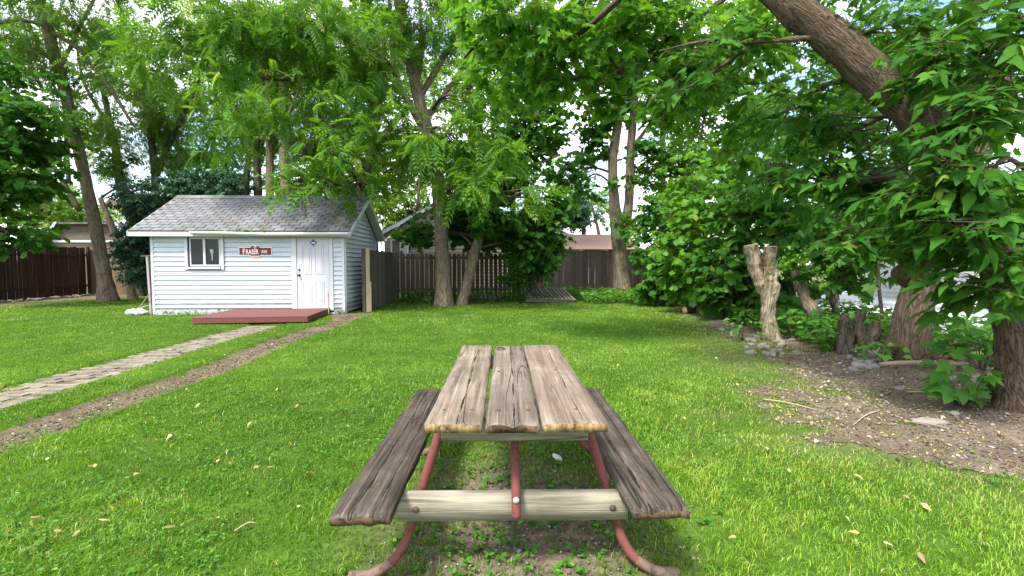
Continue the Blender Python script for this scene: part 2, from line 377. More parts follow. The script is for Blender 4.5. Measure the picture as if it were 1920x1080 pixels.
# leaf palettes (real leaf colours)
M['walnut'] = leafmat('walnut_leaf', [(0.0, (0.020, 0.075, 0.007)), (0.5, (0.064, 0.175, 0.012)), (0.85, (0.135, 0.27, 0.02)), (1.0, (0.24, 0.32, 0.03))], (0.20, 0.40, 0.015), 0.44)
M['locust'] = leafmat('locust_leaf', [(0.0, (0.025, 0.075, 0.010)), (0.5, (0.065, 0.155, 0.016)), (1.0, (0.14, 0.24, 0.03))], (0.19, 0.36, 0.02), 0.48)
M['maple'] = leafmat('maple_leaf_green', [(0.0, (0.014, 0.055, 0.008)), (0.5, (0.034, 0.115, 0.012)), (0.9, (0.075, 0.19, 0.02)), (1.0, (0.14, 0.25, 0.025))], (0.11, 0.30, 0.015), 0.38, 0.5, 0.15)
M['maplelight'] = leafmat('maple_leaf_light', [(0.0, (0.035, 0.12, 0.012)), (0.5, (0.075, 0.21, 0.018)), (0.9, (0.12, 0.27, 0.02)), (1.0, (0.25, 0.3, 0.03))], (0.2, 0.42, 0.02), 0.48)
M['elder'] = leafmat('box_elder_leaf', [(0.0, (0.012, 0.052, 0.008)), (0.5, (0.033, 0.112, 0.013)), (0.85, (0.070, 0.18, 0.020)), (1.0, (0.17, 0.24, 0.03))], (0.11, 0.30, 0.015), 0.34, 0.6, 0.08)
M['yellowgreen'] = leafmat('yellow_green_leaf', [(0.0, (0.06, 0.15, 0.012)), (0.5, (0.12, 0.25, 0.018)), (1.0, (0.22, 0.34, 0.03))], (0.28, 0.45, 0.03), 0.5)  # bright yellow-green leaf colour for far crowns
M['bluegreen'] = leafmat('blue_green_leaf', [(0.0, (0.012, 0.045, 0.022)), (0.5, (0.025, 0.08, 0.035)), (1.0, (0.055, 0.125, 0.06))], (0.05, 0.15, 0.05), 0.3)
M['grass'] = leafmat('grass_blade', [(0.0, (0.022, 0.070, 0.006)), (0.3, (0.078, 0.185, 0.011)), (0.6, (0.168, 0.300, 0.020)), (0.87, (0.31, 0.39, 0.05)), (1.0, (0.44, 0.36, 0.19))], (0.26, 0.45, 0.015), 0.33, 0.5, 0.25)
M['weed'] = leafmat('weed_leaf', [(0.0, (0.03, 0.11, 0.012)), (0.6, (0.07, 0.2, 0.02)), (1.0, (0.15, 0.29, 0.03))], (0.14, 0.34, 0.02), 0.35)
M['dryleaf'] = leafmat('dry_leaf', [(0.0, (0.10, 0.065, 0.035)), (0.35, (0.30, 0.21, 0.09)), (0.55, (0.50, 0.39, 0.14)), (1.0, (0.55, 0.46, 0.28))], (0.5, 0.4, 0.12), 0.25)

def groundmat():
    m, t, b = new_mat('ground'); g = t.nodes.new('ShaderNodeNewGeometry').outputs['Position']
    a = t.nodes.new('ShaderNodeAttribute'); a.attribute_name = 'bare'
    n = noise(t, g, 1.3, 6); n2 = noise(t, g, 22, 6, 0.7)
    gr = ramp(t, math_n(t, 'ADD', math_n(t, 'MULTIPLY', n, 0.5), math_n(t, 'MULTIPLY', n2, 0.5)), [(0.3, (0.02, 0.035, 0.008)), (0.5, (0.045, 0.09, 0.010)), (0.72, (0.10, 0.15, 0.025))])
    so = ramp(t, n2, [(0.3, (0.06, 0.045, 0.032)), (0.55, (0.15, 0.115, 0.085)), (0.75, (0.26, 0.215, 0.165))])
    t.links.new(mixc(t, a.outputs['Fac'], gr, so), b.inputs['Base Color']); b.inputs['Roughness'].default_value = 1.0; b.inputs['Specular IOR Level'].default_value = 0.05
    bump(t, b, n2, 0.7, 0.02); return m
def soilmat(name, dark, mid, light, sc=1.0):
    m, t, b = new_mat(name); g = t.nodes.new('ShaderNodeNewGeometry').outputs['Position']
    n1 = noise(t, g, 2.2 * sc, 6, 0.65); n2 = noise(t, g, 34 * sc, 7, 0.72)
    f = math_n(t, 'ADD', math_n(t, 'MULTIPLY', n1, 0.45), math_n(t, 'MULTIPLY', n2, 0.55))
    c = ramp(t, f, [(0.32, dark), (0.5, mid), (0.68, light)])
    vo = nd(t, 'ShaderNodeTexVoronoi', Scale=70.0 * sc); t.links.new(g, vo.inputs['Vector'])
    sp = ramp(t, vo.outputs['Distance'], [(0.14, (0.55,) * 3), (0.22, (0, 0, 0))])
    c = mixc(t, sp, c, tuple(min(1, x * 1.5) for x in light))
    t.links.new(c, b.inputs['Base Color']); b.inputs['Roughness'].default_value = 1.0; b.inputs['Specular IOR Level'].default_value = 0.05
    bump(t, b, n2, 0.9, 0.03); return m
M['ground'] = groundmat()
M['soil'] = soilmat('bare_soil', (0.05, 0.037, 0.027), (0.14, 0.107, 0.08), (0.27, 0.22, 0.17))
M['track'] = soilmat('track_soil', (0.05, 0.036, 0.024), (0.125, 0.094, 0.066), (0.24, 0.19, 0.14))
M['concrete'] = soilmat('pale_concrete', (0.40, 0.41, 0.44), (0.48, 0.49, 0.52), (0.55, 0.56, 0.6), 0.4)
M['stone'] = paint('pale_stone', (0.24, 0.215, 0.195), 0.9, 0.3, (0.2, 0.18, 0.16), 8, 0.2, 0.5)
M['gravel'] = leafmat('gravel_stone', [(0.0, (0.06, 0.05, 0.04)), (0.5, (0.14, 0.12, 0.10)), (0.9, (0.24, 0.215, 0.19)), (1.0, (0.45, 0.43, 0.40))], (0.2, 0.2, 0.2), 0.0, 0.95, 0.1)
M['clod'] = leafmat('soil_clod', [(0.0, (0.03, 0.022, 0.016)), (0.5, (0.095, 0.07, 0.05)), (1.0, (0.21, 0.165, 0.125))], (0.1, 0.1, 0.1), 0.0, 1.0, 0.05)
M['paver'] = paint('paver', (0.225, 0.19, 0.15), 0.95, 0.3, (0.12, 0.105, 0.08), 9, 0.1, 0.35)

def shinglemat():
    m, t, b = new_mat('grey_shingle'); v = coords(t)
    n = noise(t, v, 60, 5, 0.7); n2 = noise(t, v, 2.5, 4)
    c = ramp(t, math_n(t, 'ADD', math_n(t, 'MULTIPLY', n, 0.5), math_n(t, 'MULTIPLY', n2, 0.5)), [(0.3, (0.095, 0.095, 0.10)), (0.55, (0.18, 0.18, 0.192)), (0.75, (0.26, 0.26, 0.275))])
    c = mixc(t, math_n(t, 'MULTIPLY', orand(t), 0.3), c, (0.06, 0.058, 0.055))
    g = t.nodes.new('ShaderNodeNewGeometry').outputs['Position']
    c = mixc(t, ramp(t, noise(t, g, 1.2, 5), [(0.5, (0, 0, 0)), (0.68, (0.5,) * 3)]), c, (0.10, 0.085, 0.065))
    t.links.new(c, b.inputs['Base Color']); b.inputs['Roughness'].default_value = 0.95; b.inputs['Specular IOR Level'].default_value = 0.1
    bump(t, b, n, 0.5, 0.006); return m
M['shingle'] = shinglemat()

# ------------------------------------------------------------------ ground
def track_c(y): return -4.05 - 0.035 * (y - 4) + 0.06 * np.sin(y * 1.3)
def track_hw(y): return 0.20 + 0.08 * noise2(y * 1.1, y * 0 + 3.3, 5) + 0.05 * noise2(y * 4.0, y * 0 + 1.3, 6)
def path_c(y): return -5.37 - 0.062 * (y - 4.6)
PATH_HW = 0.38
_BY = np.array([1.2, 2.2, 2.8, 3.2, 3.6, 4.9, 6.2, 7.7, 11.4, 15.0, 18.0, 24.0]); _BX = np.array([4.7, 4.2, 3.5, 3.0, 2.7, 3.1, 3.6, 4.05, 4.9, 5.4, 5.6, 5.6])
def bare_edge(y): return np.interp(y, _BY, _BX)
def bare_right(x, y):
    n = (noise2(x * 1.1, y * 1.1, 11) - 0.5) * 1.6 + (noise2(x * 4.5, y * 4.5, 12) - 0.5) * 1.1
    return sstep(-0.9, 0.9, x - bare_edge(y) + n) * (1 - 0.5 * sstep(10, 14, y))
def gz(x, y):
    x = np.asarray(x, float); y = np.asarray(y, float)
    z = 0.03 * (noise2(x * 0.5, y * 0.5, 1) - 0.5) + 0.02 * (noise2(x * 2.1, y * 2.1, 2) - 0.5)
    z = z * np.clip(1 - np.abs(y) / 60, 0, 1)
    d = np.abs(x - track_c(y)); inr = (y > 1) & (y < 11.5)
    z = z - 0.06 * (1 - sstep(0.22, 0.36, d)) * inr
    d2 = np.abs(x - path_c(y)); z = z - 0.045 * (1 - sstep(PATH_HW, PATH_HW + 0.06, d2)) * ((y > 1) & (y < 10.7))
    z = z + 0.16 * sstep(0.6, 2.4, x - bare_edge(y)) * (1 - sstep(16, 20, y)) * (1 - sstep(7, 9, x))
    z = z + 0.05 * sstep(0, 1, noise2(x * 3, y * 3, 9)) * bare_right(x, y) * 0.6 * (x < 8)
    return z
def gz1(x, y): return float(gz(np.array([x]), np.array([y]))[0])
def axis_coords(lo, hi, step, far):
    a = np.arange(lo, hi + 1e-6, step); k = np.array([1, 2, 4, 8, 16, 32, 64, 128, 256, 400]); k = k[k < far]
    return np.concatenate([(lo - k)[::-1], a, hi + k])
gx = np.unique(np.concatenate([axis_coords(-20, 9, 0.25, 500), np.arange(-7, -3, 0.08), np.arange(2, 6, 0.12)])); gy = axis_coords(0, 26, 0.2, 500)
X, Yg = np.meshgrid(gx, gy); Z = gz(X, Yg)
nX, nY = len(gx), len(gy)
idx = np.arange(nX * nY).reshape(nY, nX)
Q = np.stack([idx[:-1, :-1], idx[:-1, 1:], idx[1:, 1:], idx[1:, :-1]], -1).reshape(-1, 4)
tab = np.exp(-(((X - 0.03) / 0.72) ** 2 + ((Yg - 2.4) / 0.95) ** 2) ** 2)
bare = np.clip(bare_right(X, Yg) + 1.0 * tab, 0, 1)
bare = np.maximum(bare, .55 * sstep(-1.8, .2, X - bare_edge(Yg)) * sstep(.4, .7, noise2(X * 2.6, Yg * 2.6, 62)) * (Yg < 14))
bare = np.maximum(bare, (X > 5.5) & (Yg > 1) & (Yg < 20) & (X < 8))
bare = np.maximum(bare, 0.75 * sstep(-15, -17.5, X) * (Yg > 12) * (Yg < 23))
lawn = link('lawn', np_mesh('lawn', np.stack([X, Yg, Z], -1).reshape(-1, 3), Q, M['ground'], {'bare': bare.ravel()}, True)); tag(lawn, 'mown green lawn of the back garden', None, None, 'structure')

def sheet(name, xs, ys, keep, mat, lift=0.004, label=None):
    X, Y = np.meshgrid(xs, ys); Z = gz(X, Y) + lift
    n = len(xs); id_ = np.arange(X.size).reshape(X.shape)
    xc = (X[:-1, :-1] + X[1:, 1:]) / 2; yc = (Y[:-1, :-1] + Y[1:, 1:]) / 2
    k = keep(xc, yc)
    Q = np.stack([id_[:-1, :-1], id_[:-1, 1:], id_[1:, 1:], id_[1:, :-1]], -1)[k]
    used, inv = np.unique(Q.ravel(), return_inverse=True)
    V = np.stack([X, Y, Z], -1).reshape(-1, 3)[used]
    o = link(name, np_mesh(name, V, inv.reshape(-1, 4), mat, None, True)); tag(o, label, None, None, 'structure'); return o
sheet('dirt_track', np.arange(-5.2, -3.2, 0.045), np.arange(1.5, 12.8, 0.06), lambda x, y: np.abs(x - track_c(y)) < track_hw(y) + 0.06 * noise2(x * 9, y * 9, 4) + 0.25 * sstep(11, 12.6, y), M['track'], 0.006, 'worn dirt wheel track beside the paver path')
sheet('bare_soil', np.arange(2.0, 7.4, 0.07), np.arange(1.2, 17, 0.07), lambda x, y: bare_right(x, y) > 0.5, M['soil'], 0.006, 'bare stony soil under the hedgerow')
sheet('neighbour_driveway', np.arange(7.6, 22, 0.4), np.arange(0, 24, 0.4), lambda x, y: x > 7.5, M['concrete'], 0.05, 'pale concrete driveway beyond the hedgerow')

# paver path: bed sheet with single pavers
pathbed = sheet('paver_path', np.arange(-6.4, -4.6, 0.05), np.arange(2.2, 10.6, 0.1), lambda x, y: np.abs(x - path_c(y)) < PATH_HW, M['track'], 0.006, 'narrow path of tan interlocking pavers leading to the red deck')
pv = []
zz = [(-0.108, -0.048), (-0.054, -0.062), (0, -0.046), (0.054, -0.062), (0.108, -0.048), (0.108, 0.046), (0.054, 0.032), (0, 0.048), (-0.054, 0.032), (-0.108, 0.046)]
for k in range(3):
    s = random.uniform(-.004, .004)
    o = prism('paver', [(a + s, b) for a, b in zz], -0.03, 0.02 + 0.003 * k, M['paver'], None, 'z'); pv.append(o.data); bpy.data.objects.remove(o)
npv = 0
for r in range(72):
    y = 3.2 + r * 0.102
    if y > 10.5: break
    for c in range(4):
        x = path_c(y) - 0.33 + c * 0.222 + (0.111 if r % 2 else 0) - 0.05
        if abs(x - path_c(y)) > PATH_HW - 0.06 or random.random() < 0.05 or npv >= 290: continue
        o = link('paver', pv[npv % 3], pathbed, (x, y, gz1(x, y) - 0.004 + random.uniform(-.006, .006)), (random.uniform(-.03, .03), random.uniform(-.03, .03), 0.06 + random.uniform(-.03, .03))); npv += 1

# ------------------------------------------------------------------ shed
SW, SDp, SH = 5.25, 3.4, 2.26
shed = empty('garden_shed', (-9.95, 12.62, 0), R(2.2), 'white sided garden shed with grey shingle roof and white door', 'shed')
core = box('wall', (SW / 2, SDp / 2, SH / 2), (SW - 0.06, SDp - 0.06, SH), M['core'], shed, bev=0)
prism('gable_wall', [(0.03, SH + .002), (SDp - 0.03, SH + .002), (SDp / 2, SH + 1.08)], SW - 0.2, SW - 0.03, M['core'], shed, 'x')
_sid = {}
def siding(L, h, along='x'):
    k = (round(L, 3), round(h, 3), along)
    if k not in _sid:
        a, b = -L / 2, L / 2
        prof = [(0.02, 0), (-0.034, 0.0), (-0.036, 0.012), (-0.030, 0.02), (-0.001, h), (0.02, h)]
        if along == 'x': V = [(a, p, z) for p, z in prof] + [(b, p, z) for p, z in prof]
        else: V = [(-p, a, z) for p, z in prof] + [(-p, b, z) for p, z in prof]
        n = len(prof); F = [tuple(range(n))[::-1], tuple(range(n, 2 * n))] + [(i, (i + 1) % n, (i + 1) % n + n, i + n) for i in range(n)]
        bm = bmesh.new(); vs = [bm.verts.new(v) for v in V]
        for f in F: bm.faces.new([vs[i] for i in f])
        bmesh.ops.recalc_face_normals(bm, faces=bm.faces)
        me = bpy.data.meshes.new('siding_plank'); bm.to_mesh(me); bm.free(); me.materials.append(M['siding']); _sid[k] = me
    return _sid[k]
CH = 0.1305
WX0, WX1, WZ0, WZ1 = 0.92, 1.98, 1.245, 2.20
DX0, DX1 = 3.80, 4.95
for i in range(17):
    z0 = 0.045 + i * CH; h = min(CH, SH - z0)
    segs = [(0.06, DX0), (DX1, SW - 0.06)]
    if z0 + CH * 0.9 > WZ0: segs = [(0.06, WX0), (WX1, DX0), (DX1, SW - 0.06)]
    for a, b in segs:
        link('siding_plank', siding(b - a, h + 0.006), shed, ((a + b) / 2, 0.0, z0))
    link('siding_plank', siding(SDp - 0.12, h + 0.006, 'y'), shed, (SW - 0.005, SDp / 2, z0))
for i in range(8):
    z0 = 0.045 + (17 + i) * CH; half = SDp / 2 * (1 - (z0 + CH * 0.6 - SH) / 1.06)
    if half < 0.12: break
    link('siding_plank', siding(2 * half, CH, 'y'), shed, (SW - 0.005, SDp / 2, z0))
box('sill_board', (SW / 2, -0.002, 0.02), (SW, 0.05, 0.05), M['white'], shed)
for x in (0.03, SW - 0.03):
    box('corner_trim', (x, -0.012, SH / 2 + .01), (0.075, 0.05, SH), M['white'], shed)
for y in (0.05, SDp - 0.03):
    box('corner_trim', (SW + 0.012, y, SH / 2 + .008), (0.05, 0.075, SH - .01), M['siding'], shed)
box('corner_trim', (-0.012, 0.05, SH / 2 + .008), (0.05, 0.075, SH - .01), M['siding'], shed)
# window
win = box('window', ((WX0 + WX1) / 2, -0.006, (WZ0 + WZ1) / 2), (WX1 - WX0 - 0.02, 0.03, WZ1 - WZ0 - 0.02), M['darkglass'], shed, bev=0)
wc = ((WX0 + WX1) / 2, (WZ0 + WZ1) / 2); ww, wh = WX1 - WX0, WZ1 - WZ0
for sx in (-1, 1):
    box('frame', (sx * (ww / 2 - 0.045), -0.03, 0), (0.075, 0.06, wh), M['white'], win)
box('frame', (0, -0.03, wh / 2 - 0.03), (ww - 0.2, 0.056, 0.06), M['white'], win)
box('sill', (0, -0.04, -wh / 2 + 0.045), (ww - 0.2, 0.075, 0.06), M['white'], win)
for cx, wd in ((-0.20, 0.36), (0.215, 0.40)):
    yo = -0.026 if cx < 0 else -0.034
    for sx in (-1, 1): box('sash', (cx + sx * (wd / 2), yo, 0.015), (0.034, 0.03, wh - 0.16), M['white'], win)
    box('sash', (cx, yo - .002, wh / 2 - 0.085), (wd, 0.03, 0.045), M['white'], win)
    box('sash', (cx, yo - .002, -wh / 2 + 0.115), (wd, 0.03, 0.045), M['white'], win)
    box('pane', (cx, -0.018, 0.015), (wd - 0.02, 0.006, wh - 0.2), M['darkglass'], win, bev=0)
# pale flared shape standing on the face of the right pane
tube_obj('pale_shape', [(0.2, -0.0215, -0.22), (0.2, -0.0215, -0.08), (0.2, -0.0215, 0.03), (0.2, -0.0215, 0.08)], [0.012, 0.018, 0.05, 0.055], M['soffit'], win, seg=8)
# door
DZ0, DZ1 = 0.17, 2.19
box('door_casing', (3.875, -0.02, SH / 2 + .05), (0.14, 0.06, SH - .1), M['white'], shed)
box('door_casing', (4.895, -0.02, SH / 2 + .05), (0.10, 0.06, SH - .1), M['white'], shed)
box('door_casing', (4.395, -0.018, DZ1 + 0.03), (0.89, 0.056, 0.05), M['white'], shed)
box('threshold', (4.395, -0.03, DZ0 - 0.03), (0.89, 0.10, 0.05), M['white'], shed)
DW, DH = 0.88, DZ1 - DZ0
door = box('door', (4.395, -0.012, (DZ0 + DZ1) / 2), (DW, 0.04, DH), M['door'], shed)
for px_ in (-0.17, 0.17):
    for z0, z1 in ((-0.90, -0.34), (-0.10, 0.66)):
        cz = (z0 + z1) / 2 + 0.05; hh = (z1 - z0)
        # raised moulding frame and field
        for s in (-1, 1):
            box('moulding', (px_ + s * 0.115, -0.024, cz), (0.022, 0.014, hh + 0.022), M['door'], door)
            box('moulding', (px_, -0.0235, cz + s * hh / 2), (0.20, 0.013, 0.022), M['door'], door)
        box('panel', (px_, -0.021, cz), (0.16, 0.012, hh - 0.08), M['door'], door, bev=0.008)
def lathe(name, prof, mat, parent, loc, axis='-y', seg=14):
    th = np.linspace(0, 2 * np.pi, seg, endpoint=False); V = []
    for d, r in prof:
        for a in th: V.append((r * math.cos(a), -d, r * math.sin(a)))
    V = np.array(V); n = len(prof)
    i = np.arange(n - 1)[:, None] * seg; j = np.arange(seg)[None]; jn = (j + 1) % seg
    Q = np.stack([i + j, i + seg + j, i + seg + jn, i + jn], -1).reshape(-1, 4)
    return link(name, np_mesh(name, V, Q, mat, smooth=True), parent, loc)
lathe('door_knob', [(0, .001), (0, .035), (.01, .033), (.014, .014), (.04, .014), (.045, .03), (.065, .034), (.078, .02), (.08, .001)], M['black'], door, (-0.38, -0.02, -0.09))
lathe('deadbolt', [(0, .001), (0, .034), (.015, .03), (.022, .018), (.026, .001)], M['black'], door, (-0.38, -0.02, 0.06))
leafpts = [(0, -0.115), (.012, -.055), (.05, -.062), (.042, -.035), (.098, -.005), (.082, .012), (.092, .055), (.06, .048), (.048, .07), (.028, .048), (.032, .1), (.012, .085), (0, .115)]
leafpoly = leafpts + [(-a, b) for a, b in leafpts[-2:0:-1]]
em = prism('leaf_emblem', leafpoly, -0.004, 0, M['blue'], door, 'y', (0.02, -0.021, 0.80))
prism('emblem_inset', [(-.045, -.022), (.045, -.022), (.05, .0), (.045, .018), (-.045, .018), (-.05, .0)], -0.0025, 0, M['signwhite'], em, 'y', (0, -0.004, 0.01))
prism('emblem_core', [(-.038, -.010), (.038, -.010), (.038, .002), (-.038, .002)], -0.002, 0, M['blue'], em, 'y', (0, -0.0067, 0.01))
# roof
RX0, RX1 = -0.38, 5.50; EY, EZ = -0.30, 2.285; RY, RZ = SDp / 2, 3.50
sl_len = math.hypot(RY - EY, RZ - EZ); ang = math.atan2(RZ - EZ, RY - EY)
roof = prism('roof', [(EY, EZ), (RY, RZ), (2 * RY - EY, EZ), (2 * RY - EY - 0.02, EZ - 0.05), (RY, RZ - 0.06), (EY + 0.02, EZ - 0.05)], RX0, RX1, M['shingle'], shed, 'x')
NC, NT = 14, 20
ex = (sl_len + 0.01) / NC; tw = (RX1 - RX0 + 0.02) / NT
shm = []
for k in range(4):
    shm.append(box_mesh(tw - 0.022 - 0.006 * (k % 2), ex + 0.03, 0.016 + 0.001 * k, M['shingle'], 0.002, 'shingle'))
cnt = 0
for r in range(NC):
    d = ex * (r + 0.5) + 0.012
    yy, zz_ = EY + d * math.cos(ang), EZ + d * math.sin(ang)
    off = (tw / 2 if r % 2 else 0)
    for c in range(NT):
        x = RX0 + off + tw * (c + 0.5) - 0.01
        if x + tw / 2 > RX1 + 0.02: continue
        nrm = 0.014 + random.uniform(0, .003)
        link('shingle', random.choice(shm), roof, (x, yy - math.sin(ang) * nrm, zz_ + math.cos(ang) * nrm), (ang - 0.075 + random.uniform(-.008, .008), random.uniform(-.004, .004), random.uniform(-.006, .006))); cnt += 1
for c in range(20):
    link('ridge_cap', box_mesh(0.31, 0.24, 0.012, M['shingle'], 0.002, 'ridge_cap'), roof, (RX0 + 0.15 + c * 0.294, RY - 0.09, RZ - 0.02), (ang * 0.95, 0, 0))
# fascia, bent gutter, soffit, rake boards
box('fascia', ((RX0 + RX1) / 2, EY + 0.014, EZ - 0.075), (RX1 - RX0 - .01, 0.025, 0.12), M['white'], roof)
gv = [(1.3, EY - 0.055, EZ - 0.045), (2.4, EY - 0.06, EZ - 0.06), (3.4, EY - 0.065, EZ - 0.085), (4.4, EY - 0.06, EZ - 0.075), (5.48, EY - 0.05, EZ - 0.06)]
gp = catmull(gv, 26); prof = [(0.05, 0.045), (0.045, -0.035), (-0.02, -0.042), (-0.045, 0.0), (-0.05, 0.04), (-0.044, 0.04), (-0.038, 0.0), (-0.016, -0.036), (0.04, -0.03), (0.045, 0.045)]
V = np.array([[p[0], p[1] + a, p[2] + b] for p in gp for a, b in prof]); n = len(prof)
i = np.arange(len(gp) - 1)[:, None] * n; j = np.arange(n)[None]; jn = (j + 1) % n
link('gutter', np_mesh('gutter', V, np.stack([i + j, i + n + j, i + n + jn, i + jn], -1).reshape(-1, 4), M['white']), roof)
prism('soffit', [(EY + 0.03, EZ - 0.128), (-0.03, EZ - 0.11), (-0.03, EZ - 0.1), (EY + 0.03, EZ - 0.118)], RX0 + .02, RX1 - .02, M['soffit'], roof, 'x')
for s in (0, 1):
    q = [(EY - 0.01, EZ - 0.005), (RY, RZ - 0.005), (RY, RZ - 0.15), (EY - 0.01, EZ - 0.13)]
    if s: q = [(2 * RY - a, b) for a, b in q]
    prism('rake_board', q, RX1 + 0.002, RX1 + 0.024, M['white'] if not s else M['soffit'], roof, 'x')
    prism('rake_board', q, RX0 - 0.024, RX0 - 0.002, M['white'], roof, 'x')
    q2 = [(EY + .05, EZ - 0.07), (RY, RZ - 0.1), (RY, RZ - 0.115), (EY + .05, EZ - 0.085)]
    if s: q2 = [(2 * RY - a, b) for a, b in q2]
    prism('soffit', q2, SW + 0.02, RX1, M['soffit'], roof, 'x')

# street name sign
sg = empty('street_sign', tuple(shed.matrix_basis @ Vector((2.83, -0.03, 1.755))), R(2.2), 'dark red street name sign reading FRASER AVE on the shed wall', 'sign')
def signpoly(k):
    W, H, b, t = 0.45 - k, 0.115 - k, 0.10, 0.165 - k
    r = [(-W, -H), (-W + .0, H), (-b - .04, H), (-b + .01, t - .0), (b - .01, t), (b + .04, H), (W, H), (W, -H), (b + .04, -H), (b - .01, -t), (-b + .01, -t), (-b - .04, -H)]
    return r
prism('rim', signpoly(0), -0.012, 0.0, M['signwhite'], sg)
prism('face', signpoly(0.016), -0.016, -0.013, M['signred'], sg)
prism('lower_tab', [(-.13, -.118), (.13, -.118), (.085, -.148), (-.085, -.148)], -0.020, -0.017, M['signorange'], sg)
lathe('crest', [(0.016, .036), (.020, .036), (.021, .001)], M['signwhite'], sg, (0, 0, 0.108))
prism('crest_mark', [(-.018, .012), (.018, .012), (.018, -.006), (0, -.02), (-.018, -.006)], -0.0235, -0.0215, M['signred'], sg, 'y', (0, 0, 0.108))
def text(s, size, loc, mat, parent, sx=0.8, bold=0.006):
    cu = bpy.data.curves.new('lettering', 'FONT'); cu.body = s; cu.size = size; cu.offset = bold; cu.extrude = 0.0015; cu.resolution_u = 3
    cu.align_x = 'LEFT'
    ob = bpy.data.objects.new('lettering', cu); COL.objects.link(ob)
    bpy.context.view_layer.update()
    me = bpy.data.meshes.new_from_object(ob.evaluated_get(bpy.context.evaluated_depsgraph_get()))
    bpy.data.objects.remove(ob); me.materials.clear(); me.materials.append(mat)
    o = link('lettering', me, parent, loc, (math.pi / 2, 0, 0)); o.scale = (sx, 1, 1); return o
text('F', 0.215, (-0.345, -0.0185, -0.078), M['signwhite'], sg, 0.70, 0.003)
text('RASER', 0.185, (-0.258, -0.0185, -0.078), M['signwhite'], sg, 0.66, 0.003)
text('A', 0.125, (0.165, -0.0185, -0.05), M['signwhite'], sg, 0.72, 0.002)
text('VE', 0.112, (0.230, -0.0185, -0.05), M['signwhite'], sg, 0.75, 0.002)

# red deck platform in front of the door
deck = empty('deck_platform', (-6.25, 11.62, 0), R(7.5), 'low red painted wooden deck in front of the shed door', 'deck')
DWd, DDd, DHt = 2.56, 2.0, 0.165
for k in range(2):
    box('deck_board', (-DWd / 4 + k * DWd / 2, 0, DHt - 0.012), (DWd / 2 - .002, DDd, 0.024), M['deck'], deck, bev=0.003)
box('skirt_board', (0, -DDd / 2 + 0.02, (DHt - 0.026) / 2 + .012), (DWd - .02, 0.036, DHt - 0.052), M['deck'], deck)
box('skirt_board', (DWd / 2 - 0.02, 0.02, (DHt - 0.026) / 2 + .012), (0.036, DDd - .05, DHt - 0.052), M['deck'], deck)
box('skirt_board', (-DWd / 2 + 0.02, 0.02, (DHt - 0.026) / 2 + .012), (0.036, DDd - .05, DHt - 0.052), M['deck'], deck)
# stake at the door
st = tube_obj('stake', [P(617, 604, 12.4), P(616, 575, 12.48), P(615, 546, 12.56)], [.016, .018, .02], M['fpost'], None, seg=5)
tag(st, 'thin pale wooden stake leaning by the right side of the shed door', 'stake')
# items at the shed's left side
sp = box('concrete_slab', (-10.12, 12.95, 0.8), (0.06, 0.55, 1.62), M['slab'], None, (0, R(-1.5), R(2)))
tag(sp, 'pinkish grey upright slab leaning at the left side of the shed', 'slab')
bd = box('board', (-10.2, 12.95, 1.64), (0.5, 0.16, 0.03), M['ftan'], None, (0, R(-4), R(10)))
tag(bd, 'short tan board resting on top of the grey slab beside the shed', 'board')
bagp = P(262, 588, 12.5)
V, F = tube([(bagp[0] - .38, bagp[1], .06), (bagp[0] - .2, bagp[1] - .05, .08), (bagp[0] + .05, bagp[1], .09), (bagp[0] + .22, bagp[1] + .02, .08)], [.03, .075, .085, .03], 16, 30, 0.11, 14)
o = link('plastic_bag', np_mesh('plastic_bag', V, F, M['plastic'], smooth=True)); tag(o, 'crumpled white plastic bag on the ground left of the shed', 'bag')
for k, (a, b) in enumerate((((-10.6, 12.6, .1), (-10.0, 12.75, .3)), ((-10.55, 12.75, .05), (-9.98, 12.56, .62)))):
    o = tube_obj('wood_strip', [a, tuple((np.array(a) + np.array(b)) / 2), b], [.016, .016, .014], M['stick'], None, seg=5)
    tag(o, ['flat-lying thin wood strip above the white bag by the shed', 'steep thin wood strip propped against the shed corner over the white bag'][k], 'wood strip')

# ------------------------------------------------------------------ fences
def fence(name, label, p0, p1, h, bw, gap, mat, rails=(0.25, 0.5, 0.9), cap=False, jit=0.02, posts=2.4, postmat=None, th=0.02, side=1, posth=0.05):
    p0, p1 = np.array(p0, float), np.array(p1, float); L = np.linalg.norm(p1 - p0); a = math.atan2(p1[1] - p0[1], p1[0] - p0[0])
    root = empty(name, (p0[0], p0[1], 0), a, label, 'fence')
    n = int(L / (bw + gap)); ms = [box_mesh(bw - 0.004 * k, th, h + 0.012 * k, mat, 0.003, 'board') for k in range(3)]
    for i in range(n):
        hh = random.uniform(-jit, jit)
        link('board', random.choice(ms), root, ((i + 0.5) * (bw + gap), (0.012 if gap < 0 and i % 2 else 0), h / 2 + 0.03 + hh), (random.uniform(-.008, .008), random.uniform(-.01, .01) * (gap > .005), random.uniform(-.02, .02) * (gap > 0)))
    for r in rails:
        box('rail', (L / 2, side * 0.042, h * r), (L, 0.04, 0.09), mat, root)
    if cap: box('cap_rail', (L / 2, 0, h + 0.06), (L, 0.12, 0.04), mat, root)
    k = max(1, int(round(L / posts)))
    for i in range(k + 1):
        box('post', (i * L / k, side * 0.11, (h + posth) / 2), (0.095, 0.095, h + posth + 0.06), postmat or mat, root)
    return root
sf = fence('side_fence', 'grey green board fence running back from the shed corner', (-4.22, 13.35), (-4.42, 17.9), 1.78, 0.115, 0.006, M['fgrey'], cap=False, posts=2.2, side=1)
box('end_post', (-0.06, -0.02, 0.93), (0.06, 0.11, 1.86), M['fpost'], sf)
box('end_post', (-0.07, -0.09, 0.45), (0.05, 0.05, 0.86), M['fpost'], sf)
